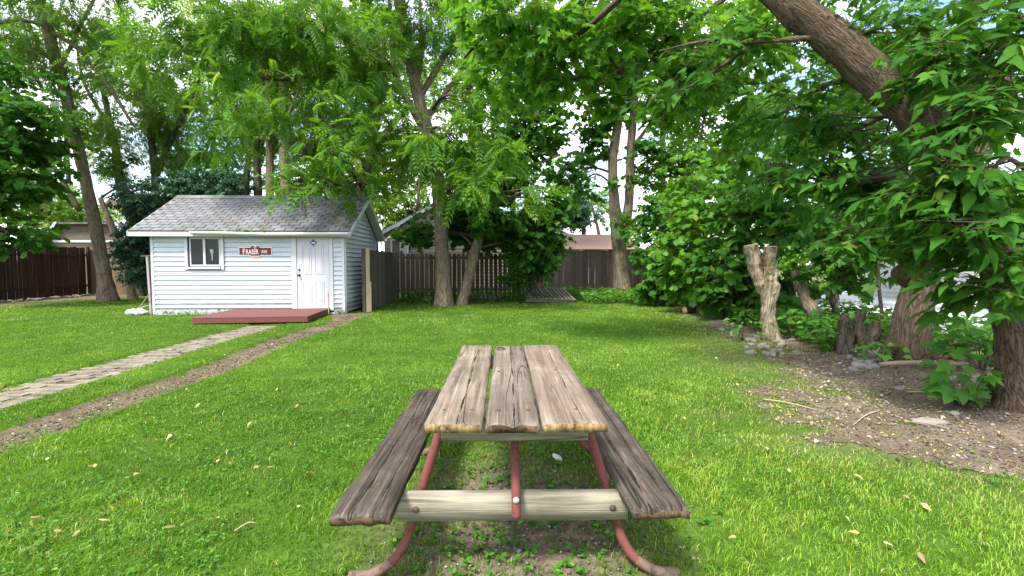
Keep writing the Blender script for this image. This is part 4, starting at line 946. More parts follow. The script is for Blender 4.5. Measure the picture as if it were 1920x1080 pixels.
def stem_points(st):
    pts, rad = [], []
    for px, py, Y, wpx in st:
        p = P(px, py, Y); pts.append(p); rad.append(.88 * wpx / 2 * Y / FPX * FPX / math.hypot(FPX, px - 960))
    return np.array(pts), np.array(rad)
LEAFVAR = {}; CF = 1.35
def leaf_variants(kind, mat):
    if (kind, mat.name) not in LEAFVAR:
        LEAFVAR[(kind, mat.name)] = [np_mesh('leaf', tv[0], tv[1], mat, {'rnd': np.full(len(tv[0]), r)}) for r in (.2, .38, .5, .62, .8) for tv in TM[kind]]
    return LEAFVAR[(kind, mat.name)]
def tree(name, label, stems, clusters, kind, size, mat, barkm='bark', cov=2.6, cat='tree', group=None, droop=.35, flat=.45, singles=0, clump=.42, cfreq=1.1, flare=0.5, limbs=True, seed=1, twigr=.006, amp=.035, extra=()):
    """stems: lists of (px, py, depth, width px); the first starts at the ground. clusters: (px, py, depth, rx px, rz px, ry m[, cov])"""
    S = [stem_points(s) for s in stems]
    b0 = S[0][0][0]; base = np.array([b0[0], b0[1], gz1(b0[0], b0[1])])
    root = empty(name, tuple(base), 0, label, cat, group)
    for k, (pts, rad) in enumerate(S):
        if k == 0:
            pts = np.vstack([[pts[0][0], pts[0][1], base[2] - .15], [pts[0][0], pts[0][1], max(base[2] + .02, min(pts[0][2], base[2] + .1))], pts[1:]]); rad = np.concatenate([[rad[0]], rad])
        big = rad.max() > .1
        tube_obj('trunk' if k == 0 else 'limb', pts, rad, M[barkm], root, base, seg=((26 if base[1] < 11 else 18) if big else 9), rings=(len(pts) * 11 if big else len(pts) * 5), amp=amp if big else amp * .4, freq=5, flare=flare if k == 0 else 0, seed=seed + k, ridges=.10 if big else 0)
    allp = np.vstack([catmull(p, 24) for p, r in S]); allr = np.concatenate([np.interp(np.linspace(0, 1, 24), np.linspace(0, 1, len(r)), r) for p, r in S])
    sec, Lf, tw_a, tw_b = [], [], [], []
    for ci, cl in enumerate(clusters):
        c = P(cl[0], cl[1], cl[2]); k = cl[2] / FPX; rx, rz, ry = cl[3] * k, cl[4] * k, cl[5]
        cv = (cl[6] if len(cl) > 6 else cov) * CF
        nl = cv * math.pi * rx * rz / (AREA[kind] * size * size); N = max(4, int(nl / PER[kind]))
        A = np.zeros((0, 3)); tries = 0
        while len(A) < N and tries < 30:
            u = unit(rng.normal(0, 1, (N * 3, 3))) * (rng.uniform(0, 1, (N * 3, 1)) ** .42)
            p = c + u * np.array([rx, ry, rz])
            keep = noise3(p * cfreq + seed, seed) > clump
            A = np.vstack([A, p[keep]]); tries += 1
        A = A[:N]
        A = A[A[:, 2] > .12]
        if not len(A): continue
        out = unit((A - c) / np.array([rx, ry, rz]) * np.array([1, 1, .4]) + rng.normal(0, .4, A.shape) * np.array([1, 1, .4]))
        pos, d, n, sc, rnd, ta, tb = grow(A, out, kind, size, droop, flat)
        Lf.append((pos, d, n, sc, rnd)); tw_a.append(ta); tw_b.append(tb)
        if limbs:
            low = allp[:, 2] < c[2] + rz * .2
            dist = np.linalg.norm(allp - c, axis=1) + (~low) * 5
            q = int(np.argmin(dist)); p0, r0 = allp[q], min(allr[q] * .55, .02 + .02 * np.linalg.norm(allp[q] - c))
            mid = (p0 + c) / 2 + np.array([0, 0, .12 * np.linalg.norm(c - p0)]) + rng.normal(0, .08, 3) * np.linalg.norm(c - p0)
            lp = catmull([p0, mid, c], 9)
            sec.append(tube(lp, np.linspace(r0, r0 * .35, 9), 7, 18, .02, 6, seed=ci))
            kk = min(len(A), 7)
            for a in A[rng.choice(len(A), kk, replace=False)]:
                s = lp[rng.integers(3, 9)]; m2 = (s + a) / 2 + rng.normal(0, .12, 3) * np.linalg.norm(a - s) * .6
                sec.append(tube([s, m2, a], [r0 * .38, r0 * .25, r0 * .10], 4, 6))
    if sec:
        V, F = merge(sec); o = link('branches', np_mesh('branches', V - base, F, M['twigbark'], smooth=True), root); tag(o, kind='stuff')
    if not Lf: return root
    pos, d, n, sc, rnd = [np.concatenate([l[i] for l in Lf]) for i in range(5)]
    Rm = leaf_frames(d, n)
    ta, tb = np.vstack(tw_a), np.vstack(tw_b)
    hs = 1 if base[1] < 11 else 2; V, F = sticks(ta[::hs], tb[::hs], np.full(len(ta[::hs]), twigr)); o = link('twigs', np_mesh('twigs', V - base, F, M['twigbark']), root); tag(o, kind='stuff')
    if singles:
        dv = pos - CAM; z = dv @ FWD; xx = dv[:, 0] / z * FPX; yy = -(dv @ UP) / z * FPX
        app = np.where((z > .5) & (np.abs(xx) < 950) & (np.abs(yy) < 530), sc / z, 0)
        pick = np.argsort(-app)[:singles]; vs = leaf_variants(kind, mat)
        for i in pick:
            o = bpy.data.objects.new('leaf', vs[min(4, int(rnd[i] * 5)) * len(TM[kind]) + random.randrange(len(TM[kind]))]); COL.objects.link(o); o.parent = root
            m4 = np.eye(4); m4[:3, :3] = Rm[i] * sc[i]; m4[:3, 3] = pos[i] - base
            o.matrix_local = Matrix(m4.tolist())
        kp = np.ones(len(pos), bool); kp[pick] = False; pos, Rm, sc, rnd = pos[kp], Rm[kp], sc[kp], rnd[kp]
    V, F, rv = inst(TM[kind], pos, Rm, sc, rnd)
    o = link('crown', np_mesh('crown', V - base, F, mat, {'rnd': rv}), root); tag(o, kind='stuff')
    return root

# --- left side
tree('leaning_tree', 'tall tree with thick grey trunk leaning left beside the dark red fence',
     [[(203, 556, 17.2, 42), (193, 500, 17.2, 33), (178, 420, 17.1, 30), (152, 300, 17.0, 28), (126, 190, 16.9, 27), (96, 80, 16.8, 28), (70, -25, 16.7, 26)],
      [(150, 395, 17.1, 14), (105, 320, 16.9, 13), (60, 265, 16.6, 12), (0, 225, 16.2, 10)],
      [(96, 60, 16.8, 14), (150, 95, 16.9, 12), (205, 165, 17.2, 10), (250, 235, 17.4, 7)],
      [(80, 45, 16.8, 12), (30, 38, 16.5, 11), (-30, 48, 16.2, 9)],
      [(112, 130, 16.9, 10), (165, 20, 17.0, 8), (200, -40, 17.2, 6)]],
     [(80, -150, 16.5, 170, 100, 2.5, .9), (190, -80, 17, 120, 70, 2, .8), (45, 90, 16.3, 80, 55, 1.8, 1.30), (150, 60, 16.8, 80, 60, 1.8, 0.90), (215, 150, 17.2, 70, 55, 1.6, 1.00), (20, -30, 16.0, 110, 50, 2.0, 1.20), (170, 215, 17.4, 60, 45, 1.4, 0.90)],
     'locust', .44, M['locust'], 'bark', cov=1.2, clump=.46, seed=3)
tree('dark_maple', 'dark green maple boughs hanging over the far left fence',
     [[(-120, 560, 15.0, 34), (-110, 400, 15.0, 30), (-90, 250, 14.8, 26), (-60, 130, 14.6, 20)],
      [(-90, 260, 14.8, 14), (-20, 210, 14.6, 10), (60, 250, 14.4, 6)]],
     [(25, 235, 14.6, 105, 60, 1.5, 1.65), (10, 320, 14.4, 110, 50, 1.5, 1.80), (60, 290, 14.8, 60, 40, 1.2, 1.27), (10, 150, 14.8, 85, 50, 1.5, 1.20), (15, 435, 14.2, 70, 32, 1.0, 2.25), (-30, 380, 14.2, 70, 50, 1.2, 2.25)],
     'maplefar', .24, M['maple'], 'barkdark', seed=4, clump=.40)
tree('second_leaning_trunk', 'slim bare trunk leaning behind the base of the big left tree',
     [[(248, 552, 18.3, 22), (228, 480, 18.3, 18), (208, 420, 18.4, 15), (188, 372, 18.5, 12)]], [(215, 300, 18.8, 40, 40, .8, .8)], 'sprig', .3, M['maple'], 'bark', seed=5)
tree('multi_stem_tree', 'dark multi-stemmed tree rising behind the left end of the shed roof',
     [[(262, 545, 20, 34), (250, 420, 20, 28), (226, 350, 20, 22), (218, 285, 20, 18), (200, 200, 20, 14), (180, 110, 20, 10)],
      [(256, 470, 20, 24), (290, 370, 20, 20), (285, 270, 20, 17), (268, 150, 20, 15), (232, 40, 20, 12), (215, -20, 20, 10)],
      [(288, 340, 20, 16), (325, 250, 20, 13), (365, 170, 20, 10), (390, 80, 20, 7)],
      [(215, 250, 20, 10), (160, 160, 20, 8), (140, 60, 20, 6)]],
     [(270, 250, 20.3, 80, 40, 1.8, 1.2), (210, 300, 20.3, 50, 30, 1.2, 1.0), (290, 150, 20.5, 90, 45, 2, 1.1), (350, 230, 20.5, 60, 45, 1.6, 1.3), (230, 60, 20.3, 100, 50, 2, .9), (340, 60, 20.3, 80, 60, 2, 1.0), (330, 300, 20.5, 60, 30, 1.5, 1.5)],
     'locust', .44, M['locust'], 'barkdark', clump=.45, seed=6)
tree('dense_shrub', 'dense dark blue green shrub behind the left end of the shed', [[(330, 556, 17.5, 14), (325, 450, 17.5, 11), (320, 380, 17.5, 8)]],
     [(300, 375, 17.5, 75, 45, 1.3, 4), (380, 355, 17.8, 60, 40, 1.2, 4), (265, 470, 17.6, 35, 70, .9, 4), (430, 350, 18, 40, 35, 1, 2.5)], 'sprig', .26, M['bluegreen'], 'barkdark', seed=7, cat='shrub', clump=.3)
# --- trunks behind the shed
for k, (st, lb, bk) in enumerate([
        ([(463, 556, 19.5, 13), (461, 400, 19.5, 12), (466, 300, 19.5, 11), (474, 180, 19.5, 8), (470, 60, 19.5, 5)], 'thinnest and leftmost of the upright trunks behind the shed roof', 'barkdark'),
        ([(484, 556, 19, 20), (484, 400, 19, 19), (483, 290, 19, 17), (488, 190, 19, 13), (505, 60, 19, 9)], 'straight dark trunk second from left behind the shed roof', 'barkdark'),
        ([(508, 556, 18.6, 20), (506, 380, 18.6, 19), (505, 240, 18.6, 16), (500, 120, 18.6, 12), (480, 0, 18.6, 8)], 'straight dark trunk in the middle of the row behind the shed roof', 'bark'),
        ([(541, 556, 18.4, 26), (538, 380, 18.4, 24), (530, 240, 18.4, 20), (532, 130, 18.4, 15), (545, 0, 18.4, 9)], 'thickest upright trunk of the row behind the shed roof', 'bark'),
        ([(590, 556, 20, 18), (588, 380, 20, 16), (592, 280, 20, 14), (610, 150, 20, 10), (625, 20, 20, 6)], 'grey trunk behind the hanging fronds at the right half of the shed roof', 'barkdark')]):
    cx = st[-1][0]
    tree('slender_tree', lb, [st, [(st[2][0], st[2][1], st[2][2], 9), (st[2][0] + 30, st[2][1] - 70, st[2][2], 6), (st[2][0] + 50, st[2][1] - 130, st[2][2], 4)]],
         [(cx - 20 + 25 * k, 90, st[0][2] + .3, 70, 80, 1.6, 1.1), (cx + 10, 230, st[0][2] + .5, 50, 60, 1.4, .9)], 'pinnate', .42, M['walnut'], bk, group='upright trunks behind the shed', seed=20 + k, clump=.42)
# --- walnut boughs in front of / above the shed: from a leaning split trunk
tree('split_trunk_tree', 'leaning trunk with orange split bark behind the right end of the shed roof',
     [[(672, 552, 17.0, 30), (676, 400, 17.0, 26), (684, 340, 17.0, 24), (702, 285, 16.9, 20), (735, 235, 16.6, 15), (765, 200, 16.4, 10)],
      [(700, 285, 16.9, 15), (708, 200, 16.8, 13), (720, 120, 16.6, 9), (715, 20, 16.4, 6)],
      [(690, 320, 17.0, 16), (640, 230, 16, 12), (600, 140, 14.6, 9), (560, 60, 13.4, 6)],
      [(600, 140, 14.6, 8), (520, 150, 13.2, 6), (430, 130, 12.4, 4)],
      [(640, 230, 16, 9), (600, 250, 14.5, 7), (560, 300, 13.2, 4)]],
     [(520, -140, 13.6, 200, 90, 2.5, .8), (600, 60, 13.2, 110, 70, 1.4, 1.05), (480, 90, 12.8, 110, 80, 1.3, 1.05), (350, 70, 12.6, 100, 75, 1.2, 0.93), (300, 130, 12.6, 60, 50, 1.0, 0.74), (430, 190, 12.4, 90, 50, 1.4, 0.7), (575, 200, 12.6, 80, 50, 1.5, .6), (660, 160, 13.4, 80, 70, 1.3, 0.99), (420, 260, 13.5, 50, 35, .9, 0.4), (540, 345, 11.9, 48, 28, .6, 1.12), (625, 290, 12.0, 60, 45, .9, 0.99), (660, 350, 13.0, 40, 30, .7, 0.81), (470, 20, 12.0, 160, 50, 1.3, 0.93), (600, 350, 11.9, 36, 26, .5, 0.93)],
     'pinnate', .48, M['walnut'], 'barkwarm', droop=.4, seed=31, singles=300, clump=.40)
# --- straight centre tree
tree('centre_tree', 'straight grey trunk in the middle of the lawn edge before the picket fence',
     [[(832, 573, 15.3, 38), (831, 530, 15.3, 31), (828, 450, 15.3, 29), (822, 350, 15.3, 28), (806, 262, 15.2, 27), (784, 180, 15.1, 25), (765, 90, 15.0, 24), (745, -20, 14.9, 25)],
      [(800, 245, 15.2, 20), (770, 200, 14.9, 15), (742, 140, 14.6, 13), (734, 60, 14.3, 9), (728, -20, 14.1, 6), (720, -90, 14, 3)],
      [(786, 185, 15.1, 15), (812, 140, 15.0, 13), (840, 95, 14.8, 10), (890, 10, 14.5, 5), (930, -60, 14.4, 3)],
      [(780, 165, 15.1, 12), (790, 100, 15.2, 10), (788, 10, 15.2, 6), (786, -80, 15.2, 3)],
      [(795, 225, 15.2, 13), (838, 170, 15.6, 10), (874, 110, 16, 7), (885, 20, 16, 5), (890, -60, 16, 3)],
      [(795, 240, 15.2, 14), (750, 245, 14.8, 11), (715, 275, 14.4, 8)],
      [(742, 130, 14.6, 9), (700, 95, 14.0, 7), (650, 80, 13.5, 5)]],
     [(790, -170, 14.6, 170, 110, 2.6, .8), (870, -330, 15.4, 190, 120, 3, .8), (760, 245, 13.2, 75, 50, 1.0, 1.10), (700, 110, 13.6, 70, 70, 1.2, 1.02), (800, 60, 14.5, 60, 60, 1.4, .7), (860, 60, 14.5, 60, 60, 1.2, .8), (770, -40, 14.5, 120, 50, 1.4, 1.2), (730, 40, 14, 50, 60, 1.2, .8), (850, 250, 13.0, 70, 50, 1.0, 1.27), (875, 335, 12.8, 55, 45, .8, 1.36), (800, 280, 12.6, 45, 30, .6, 1.02), (900, 190, 14.0, 70, 60, 1.2, 1.10), (960, 370, 12.8, 60, 40, .7, 1.19), (930, 290, 13.2, 60, 50, .9, 1.27), (725, 320, 14.0, 45, 35, .8, .8), (690, 250, 13.6, 60, 55, 1.0, 1.02)],
     'pinnate', .54, M['walnut'], 'bark', droop=.4, seed=41, singles=300, clump=.40, flare=.35)
tree('leaning_dead_trunk_tree', 'short thick trunk leaning right beside the centre tree with dark crown',
     [[(866, 572, 15.6, 22), (880, 515, 15.7, 22), (896, 455, 15.8, 21), (925, 390, 16, 18), (955, 320, 16.3, 17), (985, 260, 16.6, 13), (1012, 205, 16.8, 9)],
      [(905, 440, 15.9, 15), (900, 370, 16, 11), (895, 300, 16.2, 8)],
      [(950, 330, 16.3, 11), (1000, 310, 16.6, 8), (1050, 290, 16.8, 5)]],
     [(820, 440, 17, 50, 26, .8, 2.0), (880, 450, 17, 50, 26, .8, 2.2), (940, 440, 16.8, 50, 34, .9, 2.4), (930, 330, 16.2, 80, 60, 1.4, 3.0), (985, 390, 16.2, 65, 60, 1.2, 3.2), (900, 410, 15.4, 60, 40, .9, 2.4), (1010, 250, 16.8, 50, 50, 1.2, 1.8), (960, 260, 16.6, 60, 50, 1.2, 2.4), (840, 410, 16.4, 60, 45, 1.0, 2.2), (1000, 460, 16.4, 50, 35, .8, 2.5), (780, 440, 16.5, 40, 25, .7, 1.2), (1030, 190, 17, 50, 40, .9, 1.8), (1045, 410, 16.6, 34, 50, .9, 2.0), (980, 160, 17, 60, 50, 1, 1.6)],
     'maplefar', .22, M['maple'], 'bark', seed=43, clump=.36)
tree('bushy_shrub', 'round dark green shrub against the fence above the tilted pallet', [[(1000, 550, 16.6, 10), (1000, 510, 16.6, 8), (1002, 470, 16.6, 5)]],
     [(1000, 500, 16.6, 48, 38, .8, 4.5), (1030, 470, 16.6, 35, 25, .6, 3), (960, 520, 16.6, 26, 20, .5, 2.5)], 'ovatefar', .2, M['maple'], 'barkdark', seed=44, cat='shrub', clump=.28)
# --- twin trunk tree
tree('twin_trunk_tree', 'tall twin-trunked tree in front of the brown fence',
     [[(1168, 548, 19.5, 36), (1164, 500, 19.5, 31), (1158, 430, 19.5, 30), (1151, 370, 19.5, 22), (1149, 300, 19.5, 20), (1158, 230, 19.6, 19), (1160, 150, 19.6, 14), (1150, 60, 19.6, 9)],
      [(1170, 440, 19.5, 24), (1179, 380, 19.5, 20), (1182, 300, 19.5, 18), (1187, 220, 19.5, 17), (1194, 150, 19.4, 15), (1205, 60, 19.3, 13), (1215, -20, 19.2, 10)],
      [(1184, 280, 19.5, 9), (1230, 220, 19, 7), (1275, 185, 18.4, 4)],
      [(1155, 230, 19.5, 9), (1110, 190, 19.2, 6), (1080, 140, 18.8, 4)]],
     [(1180, -150, 19, 170, 120, 3, .9), (1090, 40, 19.2, 50, 60, 1.4, 1.2), (1150, 200, 19.4, 50, 50, 1.3, 1.2), (1200, 110, 19.2, 60, 55, 1.5, 1.5), (1140, 80, 19.2, 70, 60, 1.4, 1.5), (1215, 290, 19.4, 40, 40, 1, 1.2), (1120, 240, 19.6, 36, 50, 1, 1.0), (1130, 290, 19.6, 40, 25, 1.0, .9), (1085, 270, 19.8, 40, 50, 1.0, .8), (1060, 320, 20, 50, 40, 1.2, .8), (1170, 330, 19.2, 40, 20, .8, .8), (1240, 200, 18.8, 50, 40, 1.2, 1.4), (1180, 420, 18.8, 34, 26, .7, 1.0), (1080, 350, 20, 60, 26, 1.2, .8)],
     'maplefar', .26, M['maple'], 'bark', seed=51, clump=.42)
# --- back line of trees beyond the fences (right to left)
BG = [('rear_locust', 'feathery locust tree far behind the leaning left trunk', (130, 30, 120, 200, 1, 1), [(60, 190, 30, 90, 60, 2.5, 1.0), (160, 240, 30, 80, 60, 2.5, 1.1), (250, 120, 30, 90, 70, 2.5, .8), (130, 100, 30, 110, 60, 2.5, .7), (40, 60, 30, 80, 60, 2.5, .8), (330, 200, 31, 80, 80, 2.5, 1.0)], 'locust'),
      ('rear_ash', 'tall green ash filling the gap behind the straight centre trunk', (700, 32, 690, 200, 1, 1), [(690, 120, 32, 110, 90, 2.5, 0.79), (800, 140, 32, 90, 90, 2.5, 0.58), (700, 280, 32, 110, 70, 2.5, 1.01), (560, 120, 32, 100, 90, 2.5, 0.86), (600, 20, 32, 130, 50, 2.5, 0.94), (430, 60, 32, 110, 70, 2.5, 0.86), (450, 190, 32, 100, 70, 2.5, 0.94)], 'walnut'),
      ('rear_linden', 'light green tree behind the twin trunks at the top', (1240, 30, 1240, 150, 1, 1), [(1240, 130, 30, 90, 80, 2.5, 1.20), (1080, 60, 30, 100, 60, 2.5, 0.98), (1180, 30, 30, 100, 60, 2.5, 1.05), (1330, 60, 28, 110, 80, 2.5, 1.27), (1280, 260, 28, 60, 50, 2, 1.12)], 'maplelight'),
      ('neighbour_maple', 'dark green maple beyond the driveway behind the box elder limb', (1560, 17, 1560, 250, 1, 1), [(1480, 240, 17, 110, 80, 2, 1.20), (1600, 180, 16, 110, 90, 2, 1.14), (1700, 280, 15, 110, 80, 2, 1.02), (1560, 380, 16, 110, 50, 1.6, 0.96), (1850, 200, 14, 120, 110, 2, 0.90), (1720, 60, 15, 130, 70, 2, 0.90), (1540, 60, 17, 110, 80, 2, 1.14), (1880, 420, 12, 80, 60, 1.5, 0.84)], 'maple'),
      ('driveway_bush', 'light green bush beyond the driveway in the hedgerow gaps', (1480, 18, 1480, 420, 1, 1), [(1450, 430, 18, 70, 34, 1.5, 2.0), (1440, 490, 17, 90, 34, 1.2, 2.2), (1300, 500, 19, 80, 40, 1.2, 2.2), (1560, 480, 15, 70, 26, 1, 1.2), (1560, 440, 16, 80, 36, 1.5, 1.5), (1690, 450, 14, 80, 40, 1.5, 1.4), (1380, 500, 18, 60, 40, 1.5, 2.2)], 'maplelight'),
      ('rear_maple', 'bright green maple behind the tan house, right of the shed roof', (760, 26, 780, 400, 90, 35), [(770, 400, 27, 90, 40, 2, 2.2), (720, 330, 28, 80, 60, 2, 1.8), (800, 300, 28, 80, 60, 2, 1.6), (840, 200, 29, 70, 70, 2, .9)], 'yellowgreen'),
      ('rear_spruce', 'grey blue spruce behind the brown roofed house', (1090, 40, 1095, 420, 1, 1), [(1100, 392, 40, 42, 34, 1.6, 2.6), (1060, 410, 40, 30, 24, 1.2, 2.4)], 'bluegreen'),
      ('rear_tree', 'far yellow green tree between the spruce and the twin trunks', (1120, 52, 1110, 400, 1, 1), [(1110, 385, 55, 45, 40, 2.5, 1.6), (1010, 420, 50, 60, 40, 2.5, 2.2), (1060, 330, 52, 60, 40, 2.5, .9)], 'yellowgreen'),
      ('garden_maple', 'sunlit light green maple behind the right hedgerow saplings', (1300, 20, 1300, 350, 1, 1), [(1290, 330, 20, 90, 70, 1.8, 2.2), (1370, 300, 20, 80, 70, 1.8, 2.0), (1250, 430, 18, 60, 50, 1.4, 2.2), (1340, 430, 17, 90, 50, 1.5, 2.0), (1440, 330, 18, 60, 60, 1.5, 1.4), (1330, 200, 21, 110, 60, 2, 1.6)], 'maplelight'),
      ('rear_left_tree', 'bright yellow green tree behind the dark red fence', (90, 26, 90, 380, 1, 1), [(70, 390, 27, 100, 50, 2.5, 2.4), (150, 400, 28, 60, 45, 2, 1.8), (30, 330, 27, 60, 40, 2, 1.2)], 'yellowgreen'),
      ('rear_dark_tree', 'dark tree behind the shed between the multi-stem and upright trunks', (400, 27, 400, 300, 1, 1), [(400, 300, 27, 80, 60, 2.5, 1.5), (440, 220, 28, 90, 70, 2.5, 1.1), (580, 300, 28, 100, 80, 2.5, 1.3), (640, 200, 28, 100, 100, 2.5, 1.0)], 'maple'),
      ('rear_bush', 'yellow green bush glimpsed behind the upright trunks of the shed', (600, 30, 600, 400, 1, 1), [(560, 370, 30, 120, 40, 2, 1.4), (680, 390, 30, 80, 40, 2, 1.6), (300, 400, 30, 80, 30, 2, 1.5)], 'yellowgreen'),
      ('rear_tall_tree', 'tall green tree behind the leaning dead trunk', (960, 30, 950, 250, 1, 1), [(900, 120, 29, 90, 80, 2.5, 1.3), (960, 60, 29, 110, 60, 2.5, 1.4), (1020, 130, 29, 60, 60, 2.5, 1.2), (900, 330, 28, 90, 80, 2.5, 2.2), (960, 430, 27, 70, 40, 2, 2.4)], 'maple')]
for k, (nm, lb, b, cl, mt) in enumerate(BG):
    px, Y = b[0], b[1]; py = 495 + CAMZ * FPX / Y
    tree(nm, lb, [[(px, py, Y, 500 / Y), (px + 4, 450, Y, 420 / Y), (b[2], max(120, cl[0][1]), Y, 250 / Y)]], cl, 'sprig', .43 if Y < 35 else .55, M[mt], 'barkdark', seed=60 + k, clump=.40, cfreq=.7, group=None, flare=.2)

# --- right hedgerow saplings
SAP = [(1243, 556, 15.5, [(1230, 470, 15.4, 48, 60, .9, 1.92), (1260, 400, 15.4, 60, 50, 1.0, 1.76), (1225, 530, 15.2, 40, 36, .6, 2.4), (1270, 520, 15, 40, 40, .6, 2.4)], 'maple', 'leafy maple sapling nearest the brown fence in the right hedgerow'),
       (1310, 583, 12.6, [(1290, 480, 12.6, 62, 60, .9, 2.08), (1330, 400, 12.6, 70, 60, 1.0, 1.92), (1290, 340, 12.8, 60, 50, 1.0, 1.28), (1300, 535, 13, 55, 34, .7, 2.2)], 'maple', 'maple sapling with bare lower stem above the cut log'),
       (1368, 590, 11.2, [(1370, 490, 11.2, 65, 60, .9, 2.08), (1400, 400, 11.2, 75, 60, 1.0, 1.76), (1345, 550, 11.4, 55, 36, .6, 2.2), (1400, 530, 11.2, 55, 45, .7, 2.4)], 'maple', 'maple sapling just left of the forked stump'),
       (1452, 600, 10.2, [(1450, 380, 10.2, 70, 60, .9, 1.76), (1440, 300, 10.2, 70, 50, .9, 1.12), (1500, 440, 10.0, 60, 45, .8, 1.60), (1480, 540, 10.6, 60, 40, .6, 1.8), (1420, 570, 10.4, 50, 36, .5, 2.0)], 'maple', 'slim dark-stemmed maple rising behind the forked stump'),
       (1560, 640, 8.6, [(1540, 440, 8.8, 80, 60, .8, 1.28), (1580, 520, 8.4, 60, 34, .6, 1.5), (1620, 460, 8.6, 70, 60, .8, 1.36), (1600, 360, 8.8, 80, 55, .8, 0.96)], 'maple', 'maple sapling behind the broken stump in the right hedgerow'),
       (1650, 655, 7.6, [(1630, 480, 7.8, 60, 36, .6, 1.3), (1660, 400, 7.8, 80, 60, .7, 1.12)], 'maple', 'maple sapling between the rotten dark stump and the thick leaning trunk')]
for k, (px, py, Y, cl, mt, lb) in enumerate(SAP):
    t = cl[1]
    mt = ['elder', 'maplelight', 'elder', 'elder', 'maple', 'maple'][k]
    tree('maple_sapling', lb, [[(px, py, Y, 12), (px + 4, py - 60, Y, 10), (px - 3, (py + t[1]) / 2 - 20, Y, 8), (t[0], t[1], Y, 5)]], cl, 'maple' if Y < 10 else 'maplefar', .19, M[mt], 'barkdark', seed=80 + k, clump=.34, group='maple saplings of the right hedgerow', singles=120 if Y < 9 else 0, flare=.2, droop=.45)

# --- big right tree (near): trunk at the frame edge, limb arching up-left over the yard
tree('box_elder_tree', 'huge leaning box elder at the right edge with limb arching over the yard',
     [[(1925, 800, 3.95, 146.4), (1915, 700, 3.98, 117.1), (1900, 600, 4.0, 107.4), (1880, 510, 4.05, 112.2), (1850, 430, 4.1, 134.2), (1800, 340, 4.15, 109.8), (1735, 240, 4.2, 95.2), (1660, 165, 4.3, 87.8), (1570, 80, 4.4, 80.5), (1490, 15, 4.5, 70.8), (1430, -35, 4.6, 61.0), (1330, -120, 4.9, 48.8), (1200, -200, 5.4, 36.6)],
      [(1850, 440, 4.1, 109.8), (1800, 440, 4.35, 85.4), (1740, 470, 4.8, 80.5), (1705, 520, 5.2, 75.6)],
      [(1545, 70, 4.4, 14.6), (1480, 74, 4.5, 11.0), (1400, 80, 4.7, 8.0), (1320, 78, 4.9, 6.6), (1235, 96, 5.2, 4.4)],
      [(1400, 90, 4.7, 5.9), (1330, 140, 4.9, 5.1), (1260, 185, 5.2, 3.7), (1238, 235, 5.3, 2.2)],
      [(1300, -140, 5.0, 26.8), (1180, -20, 5.6, 15.9), (1090, 60, 6.2, 11.0), (1000, 110, 6.8, 6.1)],
      [(1180, -200, 5.5, 24.4), (1040, -80, 6.2, 14.6), (930, 40, 6.8, 8.5), (870, 110, 7.2, 4.9)],
      [(1870, 480, 4.1, 48.8), (1920, 380, 3.9, 41.5), (1960, 260, 3.7, 31.7), (1990, 120, 3.5, 22.0)]],
     [(1330, 90, 5.0, 70, 34, .4, 1.2), (1430, 80, 4.8, 60, 36, .4, 1.2), (1270, 170, 5.2, 60, 40, .4, 1.1), (1350, 150, 5.0, 60, 40, .4, .9), (1700, -160, 4.8, 220, 100, 1.0, .8), (1850, 330, 3.55, 110, 90, .45, 2.60), (1820, 420, 3.35, 80, 50, .3, 1.5), (1780, 310, 3.5, 60, 40, .25, 1.3), (1890, 500, 3.4, 60, 50, .3, 1.5), (1750, 360, 3.75, 90, 55, .4, 2.20), (1870, 210, 3.5, 95, 75, .45, 2.40), (1790, 250, 3.6, 70, 40, .35, 1.60), (1720, 430, 3.9, 90, 45, .4, 2.20), (1830, 440, 3.6, 100, 40, .4, 2.20), (1830, 545, 3.9, 60, 36, .3, 2.0), (1700, 480, 4.4, 60, 26, .3, 1.2), (1860, 540, 3.6, 80, 45, .35, 2.00), (1750, 110, 3.8, 90, 60, .4, 1.40), (1860, 90, 3.7, 100, 80, .45, 1.70), (1650, 60, 4.4, 90, 50, .4, 1.30), (1600, 250, 4.9, 100, 70, .6, 1.40), (1560, 350, 5.2, 100, 60, .6, 1.40), (1660, 330, 4.6, 80, 60, .5, 1.60), (1500, 200, 5.4, 110, 70, .7, 1.50), (1620, 450, 4.8, 80, 50, .5, 1.50), (1900, -20, 3.8, 120, 60, .5, 1.50)],
     'elder', .20, M['elder'], 'barkwarm', droop=.28, flat=.38, seed=101, singles=300, clump=.36, cfreq=2.2, flare=.25, twigr=.004, amp=.06)
